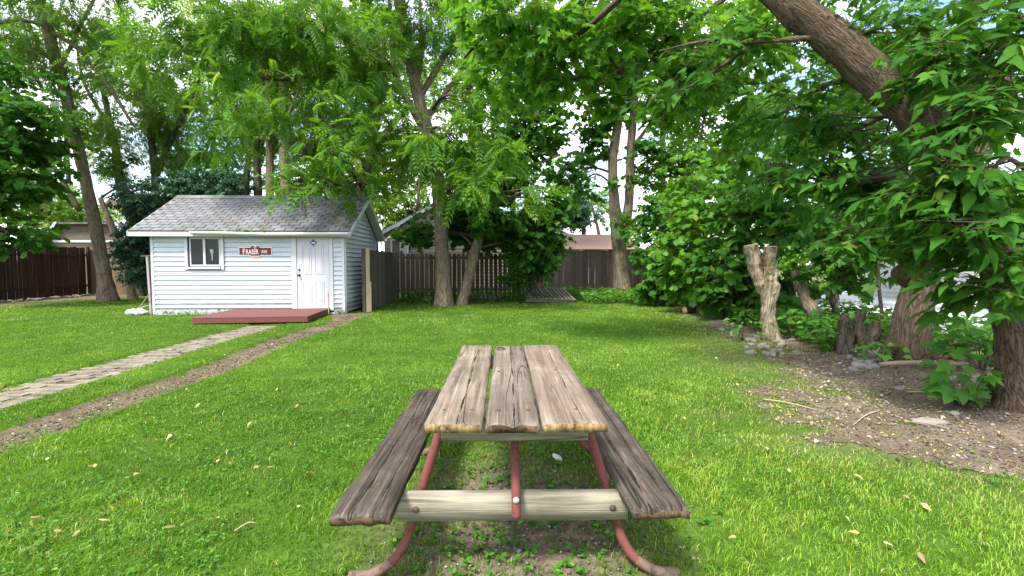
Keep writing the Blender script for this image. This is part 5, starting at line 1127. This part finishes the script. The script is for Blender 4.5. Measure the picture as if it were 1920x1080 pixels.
tree('overhanging_maple', 'light green maple boughs hanging into the top middle of the view',
     [[(2300, 560, 8.5, 60), (2260, 300, 8.4, 52), (2150, 40, 8.2, 46), (1950, -150, 7.9, 38), (1700, -190, 7.6, 30), (1500, -120, 7.4, 22), (1380, -20, 7.2, 14), (1250, 75, 7.0, 9), (1120, 160, 6.9, 5)],
      [(1500, -120, 7.4, 14), (1350, -100, 7.0, 11), (1150, -30, 6.8, 8), (1000, 50, 6.8, 5)],
      [(1380, -20, 7.2, 9), (1400, 90, 7.4, 7), (1440, 170, 7.6, 4)],
      [(1250, 75, 7.0, 6), (1200, 140, 7.2, 5), (1170, 180, 7.4, 3)]],
     [(1450, -210, 7.4, 260, 110, 1.6, .7), (1120, -140, 7.0, 200, 90, 1.2, .8), (1010, 60, 6.6, 100, 60, .8, 1.48), (930, 120, 7.2, 70, 60, .8, 1.3), (980, 170, 7.4, 60, 35, .7, 1.2), (1100, 190, 7.6, 70, 30, .7, 1.1), (1210, 200, 7.6, 70, 40, .7, 1.2), (880, 40, 7.4, 60, 50, .7, 1.0), (1130, 90, 6.8, 100, 65, .8, 1.48), (950, 20, 6.4, 90, 45, .7, 1.25), (1250, 60, 6.9, 100, 65, .8, 1.40), (1370, 100, 7.2, 95, 70, .8, 1.48), (1300, 170, 7.4, 90, 50, .8, 1.25), (1430, 190, 7.4, 80, 60, .8, 1.40), (1060, 150, 6.9, 70, 35, .6, 1.09), (1160, 10, 6.6, 130, 40, .7, 1.25), (1440, 30, 7.2, 80, 50, .7, 1.09), (1400, 260, 8, 60, 40, .7, 0.94)],
     'maple', .155, M['maplelight'], 'barkwarm', droop=.35, flat=.5, seed=111, singles=300, clump=.38, cfreq=1.8, twigr=.004, limbs=True)
# thick leaning trunk in the hedgerow
tree('thick_leaning_trunk', 'thick smooth leaning trunk in the hedgerow behind the fallen branch',
     [[(1698, 690, 6.1, 109.2), (1703, 640, 6.1, 91.0), (1712, 590, 6.15, 83.2), (1730, 520, 6.25, 75.4), (1760, 440, 6.4, 70.2), (1800, 340, 6.6, 62.4), (1860, 200, 6.9, 52.0), (1900, 80, 7.1, 41.6)]],
     [(1830, 180, 6.9, 110, 80, .9, 0.72), (1720, 120, 7.2, 110, 70, .9, 0.60), (1900, 330, 6.6, 80, 80, .8, 0.72)], 'maple', .2, M['maple'], 'barkwarm', seed=121, flare=.45)

# ------------------------------------------------------------------ stumps, logs, stones
def gp(px, py):
    p = G(px, py); return np.array([p[0], p[1], gz1(p[0], p[1])])
s0 = gp(1440, 640)
stp = empty('forked_stump', tuple(s0), 0, 'tall pale forked tree stump cut off flat, in the hedgerow', 'stump')
Ys = s0[1]; k = Ys / FPX
def loc(px, py, dy=0): return P(px, py, Ys + dy) - s0
V, F = tube([loc(1444, 650), loc(1442, 628), loc(1440, 590), loc(1443, 550), loc(1445, 520), loc(1444, 500)], np.array([19, 14, 12, 12.5, 13.5, 12]) * k, 26, 60, .09, 9, .35, seed=5, ridges=.35)
link('trunk', np_mesh('trunk', V, F, M['barkstump'], {'bk': BK[0]}, smooth=True), stp)
for a, b, r0, r1 in (((1438, 565), (1408, 460), 8, 12.5), ((1445, 545), (1444, 463), 12, 11.5)):
    m_ = ((a[0] * .4 + b[0] * .6) - 2, (a[1] + b[1]) / 2)
    pts = [loc(*a), loc(*m_), loc(*b)]
    V, F = tube(pts, np.array([r0, (r0 + r1) / 2, r1]) * k, 22, 36, .07, 10, seed=int(a[0]), ridges=.3, cap=True)
    lm = link('limb', np_mesh('limb', V, F, M['barkstump'], {'bk': BK[0]}, smooth=True), stp)
    d_ = unit(pts[2] - pts[1]); V, F = tube([pts[2] - d_ * .004, pts[2] + d_ * .012], [r1 * k * .93] * 2, 18, 2, .01, 20)
    link('cut_face', np_mesh('cut_face', V, F, M['cutwood']), lm)
b0 = gp(1535, 625); Yb = 8.9
pts = [P(1545, 640, 8.6), P(1530, 600, 8.7), P(1512, 560, 8.8), P(1498, 530, 8.9), P(1492, 508, 8.9)]
V, F = tube(np.array(pts), np.array([15, 13, 10, 9, 7]) * Yb / FPX, 20, 44, .09, 9, seed=9, ridges=.25)
o = link('broken_stump', np_mesh('broken_stump', V, F, M['barkstump'], {'bk': BK[0]}, smooth=True)); tag(o, 'thin broken pale stump leaning left, right of the forked stump', 'stump')
o = tube_obj('dead_stem', [P(1568, 600, 9.0), P(1567, 575, 9.0), P(1566, 550, 9.0)], np.array([5, 5, 4.5]) * 9 / FPX, M['barkstump'], None, seg=10, amp=.02, freq=12)
tag(o, 'short pale dead stem standing in leaves right of the broken stump', 'stem')
r0_ = gp(1600, 672); rs = empty('rotten_stump', tuple(r0_), 0, 'dark hollow rotten stump split into upright shards in the hedgerow', 'stump')
for i, (dx, dy, hh, rr, lean) in enumerate(((-.10, 0, .42, .13, -.05), (.08, .05, .50, .11, .05), (.22, .02, .38, .10, .12), (-.0, .16, .46, .12, 0), (.12, -.08, .22, .12, .03))):
    dx, dy, hh, rr, lean = dx * 1.0, dy * 1.2, hh * 1.2, rr * 1.0, lean * 1.2
    V, F = tube([(dx, dy, -.1), (dx + lean * .4, dy, hh * .5), (dx + lean, dy + .02, hh)], [rr, rr * .85, rr * .45], 16, 24, .10, 8, seed=i, ridges=.35)
    link('shard', np_mesh('shard', V, F, M['barkdark'], {'bk': BK[0]}, smooth=True), rs)
# cut log by the hedge
lg = gp(1292, 588); lo = empty('cut_log', tuple(lg), R(25), 'short reddish brown cut log lying at the edge of the lawn', 'log')
V, F = tube([(-.18, 0, .11), (0, 0, .115), (.18, 0, .11)], [.115, .12, .112], 16, 10, .03, 9); link('bark', np_mesh('bark', V, F, M['barkwarm'], {'bk': BK[0]}, smooth=True), lo)
V, F = tube([(-.184, 0, .11), (-.178, 0, .11)], [.1, .1], 14, 2); link('cut_face', np_mesh('cut_face', V, F, M['cutwood']), lo)
# fallen branch
a, b = gp(1648, 706), gp(1812, 722)
o = tube_obj('fallen_branch', [a + [0, 0, .10], a * .66 + b * .34 + [0, 0, .115], a * .3 + b * .7 + [0, 0, .10], b + [0, 0, .085]], [.028, .03, .027, .024], M['stick'], None, seg=12, amp=.012, freq=14)
tag(o, 'long pale fallen branch lying across the leaves before the thick leaning trunk', 'branch')
for (x0, y0, x1, y1, r_, lb) in ((1430, 752, 1530, 772, .006, 'thin twig lying on the soil left of the rocks'), (1695, 800, 1775, 815, .007, 'thin twig lying left of the flat grey stone'), (1700, 745, 1800, 760, .009, 'brown twig lying below the fallen branch'), (1650, 775, 1600, 800, .006, 'short twig on the bare soil below the rotten stump'), (440, 1000, 480, 985, .004, 'thin twig in the grass left of the picnic table')):
    a, b = gp(x0, y0), gp(x1, y1)
    o = tube_obj('twig', [a + [0, 0, .02], (a + b) / 2 + [0, .02, .03], b + [0, 0, .02]], [r_, r_, r_ * .6], M['stick'], None, seg=6); tag(o, lb, 'twig')
# stones
def rock_mesh(seed, sx, sy, sz):
    bm = bmesh.new(); bmesh.ops.create_icosphere(bm, subdivisions=2, radius=1)
    V = np.array([v.co[:] for v in bm.verts]); n_ = noise3(V * 1.3 + seed * 7.1, seed) - .5; n2_ = noise3(V * 3.1 + seed * 3.3, seed + 1) - .5
    V = V * (1 + .7 * n_ + .25 * n2_)[:, None]
    V = np.sign(V) * np.minimum(np.abs(V), .86) * np.array([sx, sy, sz])
    for v, c in zip(bm.verts, V): v.co = c
    me = bpy.data.meshes.new('rock'); bm.to_mesh(me); bm.free(); me.materials.append(M['stone']); return me
for px, py, sx, sy, sz, rz, lb in ((1745, 803, .15, .06, .035, -18, 'largest flat grey stone lying on the bare soil at right'), (1770, 735, .16, .09, .06, 12, 'broad grey rock half under leaves below the fallen branch'), (1688, 738, .07, .05, .03, 20, 'angular pale rock above the flat stones on the bare soil'), (1790, 790, .045, .04, .025, 0, 'dark brown square stone right of the flat grey stone')):
    p = gp(px, py); o = link('rock', rock_mesh(int(px), sx, sy, sz), None, (p[0], p[1], p[2] + sz * .45), (R(4), R(-5), R(rz))); tag(o, lb, 'rock')
rm = [rock_mesh(40 + i, .07, .055, .04) for i in range(6)]
for i in range(46):
    if i < 26: p = gp(random.uniform(1400, 1500), random.uniform(632, 672)); g = 'pale rocks in the pile at the foot of the forked stump'; lb = 'pale rock in the heap at the foot of the forked stump'
    else: p = gp(random.uniform(1590, 1650), random.uniform(668, 700)); g = 'pale rocks beside the rotten stump'; lb = 'pale rock in the heap beside the rotten stump'
    s = random.uniform(.6, 1.6); o = link('rock', rm[i % 6], None, (p[0], p[1], p[2] + .02), (random.uniform(-.3, .3), random.uniform(-.3, .3), random.uniform(0, 6))); o.scale = (s, s, s); tag(o, lb, 'rock', g)
for i in range(40):
    t = random.random(); x = -18.3 - .6 * t + random.uniform(-.1, .5); y = 13.5 + 7 * t
    s = random.uniform(.8, 1.9); o = link('rock', rm[i % 6], None, (x, y, gz1(x, y) + .03), (random.uniform(-.3, .3), 0, random.uniform(0, 6))); o.scale = (s, s, s); tag(o, 'pale rock in the border along the dark red fence', 'rock', 'pale rocks along the dark red fence')
# gravel (stuff)
def gravel(name, n, fn, smin, smax, label, mat='gravel'):
    ph = unit(np.array([(1, 1, 1), (-1, -1, 1), (-1, 1, -1), (1, -1, -1), (0, 0, 1.2), (1.2, 0, 0)], float)); 
    Vt = np.array([(1, 0, 0), (-1, 0, 0), (0, 1, 0), (0, -1, 0), (0, 0, .42), (0, 0, -.42)], float); Ft = np.array([(0, 2, 4), (2, 1, 4), (1, 3, 4), (3, 0, 4), (2, 0, 5), (1, 2, 5), (3, 1, 5), (0, 3, 5)])
    x, y = fn(n); N = len(x); pos = np.stack([x, y, gz(x, y) + .008], -1)
    Rm = leaf_frames(rng.normal(0, 1, (N, 3)) * [1, 1, .3], rng.normal(0, .3, (N, 3)) + [0, 0, 1])
    sc = smin + (smax - smin) * rng.uniform(0, 1, N) ** 3
    V, F, rv = inst((Vt, Ft), pos, Rm, sc, rng.uniform(0, 1, N)); V = V + rng.normal(0, .0022, V.shape)
    o = link(name, np_mesh(name, V, F, M[mat], {'rnd': rv})); tag(o, label, None, None, 'stuff')
def fn_bare(n):
    x = rng.uniform(2.2, 6.6, n * 3); y = 1.6 + 9 * rng.uniform(0, 1, n * 3) ** 1.4
    k = (bare_right(x, y) > .5) & (noise2(x * 1.7, y * 1.7, 31) > .35); return x[k][:n], y[k][:n]
gravel('gravel', 7500, fn_bare, .003, .034, 'small pale stones strewn over the bare soil')
def fn_clod(n):
    x = rng.uniform(2.0, 6.4, n * 3); y = 1.6 + 8 * rng.uniform(0, 1, n * 3) ** 1.3
    k = bare_right(x, y) > rng.uniform(.2, .8, n * 3); return x[k][:n], y[k][:n]
gravel('soil_crumbs', 9000, fn_clod, .004, .022, 'brown crumbs of earth on the bare soil', 'clod')
def fn_tr(n):
    y = rng.uniform(2, 12.4, n); return track_c(y) + rng.normal(0, .13, n), y
gravel('track_gravel', 1200, fn_tr, .004, .02, 'small stones in the dirt wheel track')
gravel('track_crumbs', 3000, fn_tr, .004, .025, 'brown crumbs of earth in the wheel track', 'clod')
def fn_tb(n):
    return rng.normal(.02, .4, n), rng.normal(2.35, .55, n)
gravel('pebbles', 1300, fn_tb, .003, .016, 'pebbles on the worn ground under the picnic table')
p = G(1045, 866); o = link('scrap', rock_mesh(77, .045, .03, .02), None, (p[0], p[1], .03), (.2, .5, .3)); o.data.materials[0] = M['plastic']; tag(o, 'small white plastic scrap on the ground under the picnic table', 'scrap')

# ------------------------------------------------------------------ grass
def keepfn(x, y):
    br_ = bare_right(x, y); k = 1 - .97 * sstep(.02, .9, br_) * np.where(noise2(x * 3.2, y * 3.2, 61) > .54, .45, 1) * np.where(noise2(x * 9, y * 9, 63) > .6, .55, 1)
    n = noise2(x * 5, y * 5, 21)
    k = k * np.where((np.abs(x - track_c(y)) < track_hw(y) + .05 * n) & (y < 12.6), .14 + .6 * (n > .58), 1)
    dp = np.abs(x - path_c(y)); k = k * np.where((dp < PATH_HW) & (y < 10.7), .24 + .6 * (noise2(x * 6, y * 3, 22) > .58) + .5 * sstep(PATH_HW - .16, PATH_HW, dp), 1)
    tb = np.exp(-(((x - .03) / .70) ** 2 + ((y - 2.4) / .92) ** 2) ** 2); k = k * (1 - tb * np.where(noise2(x * 4, y * 4, 23) > .6, .72, .97)); k = k * (1 - .55 * sstep(-1.9, .2, x - bare_edge(y)) * (.4 + .6 * (noise2(x * 2.6, y * 2.6, 62) > .45)))
    sx, sy = x + 9.95, y - 12.6; k = k * np.where((sx > -.05) & (sx < 5.35) & (sy > -.0) & (sy < 3.6), 0, 1)
    dx, dy = (x + 6.25), (y - 11.62); c_, s_ = math.cos(R(7.5)), math.sin(R(7.5)); u_, v_ = dx * c_ + dy * s_, -dx * s_ + dy * c_
    k = k * np.where((np.abs(u_) < 1.27) & (np.abs(v_) < 1.0), 0, 1)
    k = k * np.where((x < -16) & (y > 12), np.clip(1 - (-16 - x) / 2.2, .04, 1), 1)
    k = k * np.where((y > 12.2) & (x > -5) & (x < -4.1), .15, 1)
    k = k * (1 - .6 * np.exp(-(((x - P(832, 573, 15.3)[0]) / 1.1) ** 2 + ((y - 15.3) / .9) ** 2)))
    k = k * np.where((x < -18.6) | (y > 18) & (x < 1) | (y > 21) | (x > 7.4), 0, 1)
    return k
bl = []
def blades(y0, y1, dens, h, wd, segs):
    area = (y1 - y0) * (2.3 * (y0 + y1) / 2 + 2.4); n = int(area * dens)
    y = np.sqrt(rng.uniform(y0 ** 2, y1 ** 2, n)); x = rng.uniform(-1, 1, n) * (1.15 * y + 1.2)
    kp = rng.uniform(0, 1, n) < keepfn(x, y) * (.45 + .55 * sstep(.25, .55, noise2(x * 7, y * 7, 49))); x, y = x[kp], y[kp]; n = len(x)
    z = gz(x, y); pat = noise2(x * .55, y * .55, 41); pat2 = noise2(x * 2.3, y * 2.3, 42); tuft = noise2(x * 6, y * 6, 43)
    hh = h * rng.uniform(.5, 1.3, n) * (.4 + .75 * tuft + .35 * pat2) * (1 - .35 * bare_right(x, y))
    a = rng.uniform(0, 6.283, n) * .8 + 6.283 * noise2(x * 3.4, y * 3.4, 44); ln = rng.uniform(.3, 1.2, n)
    d = np.stack([np.cos(a), np.sin(a), 0 * a], -1); fa = rng.uniform(0, 6.283, n); s = np.stack([np.cos(fa), np.sin(fa), 0 * fa], -1)
    wv = wd * rng.uniform(.7, 1.3, n)[:, None]; b = np.stack([x, y, z - .004], -1)
    up = np.array([0, 0, 1.0])
    near = sstep(-2.3, .4, x - bare_edge(y)); clm = noise2(x * 11, y * 11, 48); lp = noise2(x * .28 + 3, y * .28, 46); rnd = np.clip(.36 + .46 * (clm - .5) + .30 * (lp - .5) + .55 * (pat - .5) + .42 * (pat2 - .5) + rng.normal(0, .19, n) + .10 * near, 0, .9)
    rnd = np.where(rng.uniform(0, 1, n) < .025 + .12 * sstep(.66, .8, pat2) + .24 * near + .07 * sstep(.5, 1, noise2(x * .8, y * .8, 47)) , rng.uniform(.88, 1, n), rnd)
    if segs == 2:
        m = b + up * (hh * .6)[:, None] + d * (hh * ln * .22)[:, None]; t = b + up * (hh * (1 - .25 * ln))[:, None] + d * (hh * ln * .85)[:, None]
        V = np.stack([b - s * wv, b + s * wv, m + s * wv * .8, m - s * wv * .8, t], 1); F = np.array([(0, 1, 2), (0, 2, 3), (3, 2, 4)])
    else:
        t = b + up * (hh * (1 - .2 * ln))[:, None] + d * (hh * ln * .7)[:, None]
        V = np.stack([b - s * wv, b + s * wv, t], 1); F = np.array([(0, 1, 2)])
    k = V.shape[1]; bl.append((V.reshape(-1, 3), (F[None] + (np.arange(n) * k)[:, None, None]).reshape(-1, 3), np.repeat(rnd, k)))
blades(1.5, 3.2, 10500, .040, .0020, 2)
blades(3.2, 5.5, 5600, .038, .0029, 2)
blades(5.5, 9.0, 2700, .038, .0042, 1)
blades(9.0, 14.0, 850, .042, .008, 1)
blades(14.0, 21.0, 330, .045, .013, 1)
off = 0; VV, FF, RR = [], [], []
for V, F, r in bl: VV.append(V); FF.append(F + off); RR.append(r); off += len(V)
o = link('grass', np_mesh('grass', np.vstack(VV), np.vstack(FF), M['grass'], {'rnd': np.concatenate(RR)})); tag(o, 'short bright green mown grass of the lawn', None, None, 'stuff')

# ground cover, weeds, clover
def cover(name, x, y, size, mat, label, kind='ovate', hgt=.12, tilt=.5, per=6):
    N = len(x); a = np.stack([x, y, gz(x, y)], -1); a = np.repeat(a, per, 0); n = len(a)
    ang = rng.uniform(0, 6.283, n); hz = rng.uniform(.1, 1, n) * hgt
    d = np.stack([np.cos(ang), np.sin(ang), rng.uniform(-.2, .5, n)], -1)
    pos = a + np.stack([np.cos(ang) * hz * .3, np.sin(ang) * hz * .3, hz], -1)
    nn = rng.normal(0, tilt, (n, 3)) + [0, 0, 1]
    sc = size * rng.uniform(.5, 1.2, n); V, F, rv = inst(TM[kind], pos, leaf_frames(d, nn), sc, rng.uniform(.1, .95, n))
    hs = 4 if size < .03 else 1; V2, F2 = sticks(a[::hs], pos[::hs], np.full(len(a[::hs]), .0022))
    o = link(name, np_mesh(name, np.vstack([V, V2]), [F, F2 + len(V)], mat, {'rnd': np.concatenate([rv, np.full(len(V2), .5)])})); tag(o, label, None, None, 'stuff'); return o
def pts_px(n, fx): 
    q = np.array([gp(*fx())[:2] for _ in range(n)]); return q[:, 0], q[:, 1]
x, y = rng.uniform(4.2, 7.4, 3800), rng.uniform(4.6, 17, 3800)
e_ = np.where(y > 8.2, .25, .75); k = (x - bare_edge(y) > e_ + .5 * noise2(x * 2, y * 2, 51)) & (noise2(x * 1.3, y * 1.3, 52) > .30) & ((y > 6.5) | (x > 5.7)); k &= np.hypot(x - r0_[0] + .05, y - r0_[1] + .4) > .5; k &= np.hypot(x - 5.2, y - 5.9) > .55; cover('hedgerow_weeds', x[k], y[k], .13, M['weed'], 'leafy weeds and vines covering the ground along the hedgerow', 'ovatefar', .42, .5, 5)
x, y = rng.uniform(1.5, 6.5, 900), rng.uniform(16, 20.5, 900); k = (x > 2.6) | (y > 18.4); cover('back_weeds', x[k], y[k], .16, M['weed'], 'leafy weeds along the foot of the brown fence', 'ovatefar', .4, .5, 5)
x, y = rng.uniform(-4.2, 1.4, 260), rng.uniform(16.3, 18, 260); cover('fence_weeds', x, y, .16, M['maple'], 'weeds growing along the picket fence', 'ovatefar', .35, .5, 5)
y = 1.8 + 8 * rng.uniform(0, 1, 7000) ** 1.3; x = rng.uniform(-1.1, 1.1, 7000) * (y + .8); k = (rng.uniform(0, 1, 7000) < keepfn(x, y)) & (noise2(x * .9, y * .9, 53) + .5 * noise2(x * 3, y * 3, 54) > .78); cover('clover', x[k], y[k], .026, M['weed'], 'small broad-leaved clover and plantain mixed in the lawn', 'oval', .05, .35, 5)
x, y = rng.normal(.03, .42, 260), rng.normal(2.25, .45, 260); cover('table_weeds', x, y, .032, M['weed'], 'small weeds growing in the worn ground under the picnic table', 'ovate', .05, .4, 7)
sx_ = rng.uniform(-9.8, -4.7, 70); cover('shed_weeds', sx_, 12.56 + (sx_ + 9.95) * .038 - rng.uniform(0, .14, 70), .07, M['weed'], 'weeds growing along the foot of the shed wall', 'ovate', .16, .5, 5)
# plants on the roof edge
for k, (xx, lb) in enumerate(((1.95, 'left tuft of green weeds growing in the shed gutter'), (2.6, 'middle and largest tuft of green weeds growing in the shed gutter'), (3.1, 'right small tuft of green weeds growing in the shed gutter'))):
    wp = shed.matrix_basis @ Vector((xx, -0.30, 2.27)); n = [26, 40, 16][k]
    a = np.array([wp[:]] * n) + rng.normal(0, 1, (n, 3)) * [.14, .03, .01]; ang = rng.uniform(0, 6.28, n); d = np.stack([np.cos(ang), np.sin(ang), rng.uniform(.2, 1, n)], -1)
    V, F, rv = inst(TM['ovate'], a, leaf_frames(d, rng.normal(0, .5, (n, 3)) + [0, -.4, .8]), rng.uniform(.08, .15, n), rng.uniform(.3, 1, n))
    o = link('gutter_weed', np_mesh('gutter_weed', V, F, M['weed'], {'rnd': rv})); tag(o, lb, 'weed', 'weeds growing in the shed gutter')
# broad-leaved seedling plants in front of the big trunk
def leafy_plant(px, py, n, size, h, lb, kind='maple', mat='elder', spread=.3, nm='seedling'):
    b_ = gp(px, py); root = empty(nm, tuple(b_), 0, lb, 'plant')
    vs = leaf_variants(kind, M[mat]); A, B = [], []
    for i in range(n):
        ang = random.uniform(0, 6.28); r_ = spread * math.sqrt(random.random()); z_ = h * random.uniform(.25, 1)
        pos = np.array([r_ * math.cos(ang), r_ * math.sin(ang), z_]); d = np.array([[math.cos(ang), math.sin(ang), random.uniform(-.7, .1)]]); nn = rng.normal(0, .35, (1, 3)) + [0, -.35, 1]
        Rm_ = leaf_frames(d, nn)[0]; s_ = size * random.uniform(.6, 1.15); m4 = np.eye(4); m4[:3, :3] = Rm_ * s_; m4[:3, 3] = pos
        o = bpy.data.objects.new('leaf', random.choice(vs)); COL.objects.link(o); o.parent = root; o.matrix_local = Matrix(m4.tolist())
        A.append((pos[0] * .15, pos[1] * .15, 0)); B.append(pos)
    V, F = sticks(np.array(A), np.array(B), np.full(n, .004)); link('stem', np_mesh('stem', V, F, M['twigbark']), root)
leafy_plant(1800, 775, 34, .17, .42, 'broad-leaved green seedling in front of the box elder trunk', 'maple', 'weed', .26)
leafy_plant(1652, 690, 22, .14, .26, 'leafy maple seedling at the left end of the fallen branch', 'maple', 'weed', .28)
leafy_plant(1775, 690, 30, .15, .30, 'leafy seedlings at the foot of the thick leaning trunk', 'maple', 'elder', .4)
leafy_plant(1840, 720, 40, .18, .55, 'dense leafy seedling between the fallen branch and the box elder', 'maple', 'elder', .4)
leafy_plant(1562, 656, 26, .14, .42, 'leafy seedling growing against the rotten stump', 'maple', 'elder', .3)
leafy_plant(1490, 640, 44, .14, .6, 'leafy seedling between the forked stump and the broken stump', 'maple', 'elder', .4)
leafy_plant(1545, 655, 36, .13, .45, 'round-leaved seedling right of the stone heap', 'ovate', 'weed', .35)
leafy_plant(1395, 640, 30, .12, .4, 'low leafy seedling left of the forked stump', 'ovate', 'weed', .35)
leafy_plant(812, 572, 24, .16, .35, 'green leafy weed at the left foot of the centre trunk', 'pinnate', 'weed', .25)
# fallen leaves
dl = leaf_variants('oval', M['dryleaf']) + leaf_variants('ovate', M['dryleaf'])
FL = [(650, 806), (352, 734), (375, 764), (262, 766), (143, 858), (226, 938), (60, 980), (185, 985), (412, 984), (365, 985), (90, 868), (180, 880), (165, 884), (290, 834), (322, 823), (405, 878), (428, 876), (475, 890), (517, 890), (1582, 985), (1655, 1035), (1610, 1020), (1380, 1025), (1585, 770), (1435, 757), (1725, 960), (1720, 1055), (1705, 950), (1437, 848), (1385, 730), (1345, 679), (1310, 688), (1298, 730), (560, 765), (605, 790), (470, 800), (700, 705), (730, 690), (520, 735), (250, 905), (310, 1000), (30, 1000), (110, 1010), (150, 1005), (1240, 700), (1210, 640), (1160, 690), (1280, 790), (1480, 900), (1540, 860), (1820, 1000), (1850, 1040), (1600, 905), (560, 960), (575, 900)]
for i, (px, py) in enumerate(FL):
    p = gp(px, py); s = random.uniform(.035, .06)
    o = link('fallen_leaf', dl[random.randrange(len(dl))], None, (p[0], p[1], p[2] + .045), (random.uniform(-.5, .5), random.uniform(-.5, .5), random.uniform(0, 6.28))); o.scale = (s, s, s)
    tag(o, 'small dry yellow fallen leaf lying on the lawn grass', 'leaf', 'fallen leaves scattered on the lawn')
N = 8000
x = rng.uniform(2.2, 6, N); y = rng.uniform(1.8, 9, N); k = bare_right(x, y) > .4; x, y = x[k], y[k]; n = len(x)
ang = rng.uniform(0, 6.28, n); V, F, rv = inst(TM['oval'], np.stack([x, y, gz(x, y) + .014], -1), leaf_frames(np.stack([np.cos(ang), np.sin(ang), 0 * ang], -1), rng.normal(0, .35, (n, 3)) + [0, 0, 1]), rng.uniform(.01, .045, n), rng.uniform(0, 1, n) ** 2)
o = link('leaf_litter', np_mesh('leaf_litter', V, F, M['dryleaf'], {'rnd': rv})); tag(o, 'dry leaf litter and wood chips on the bare soil', None, None, 'stuff')
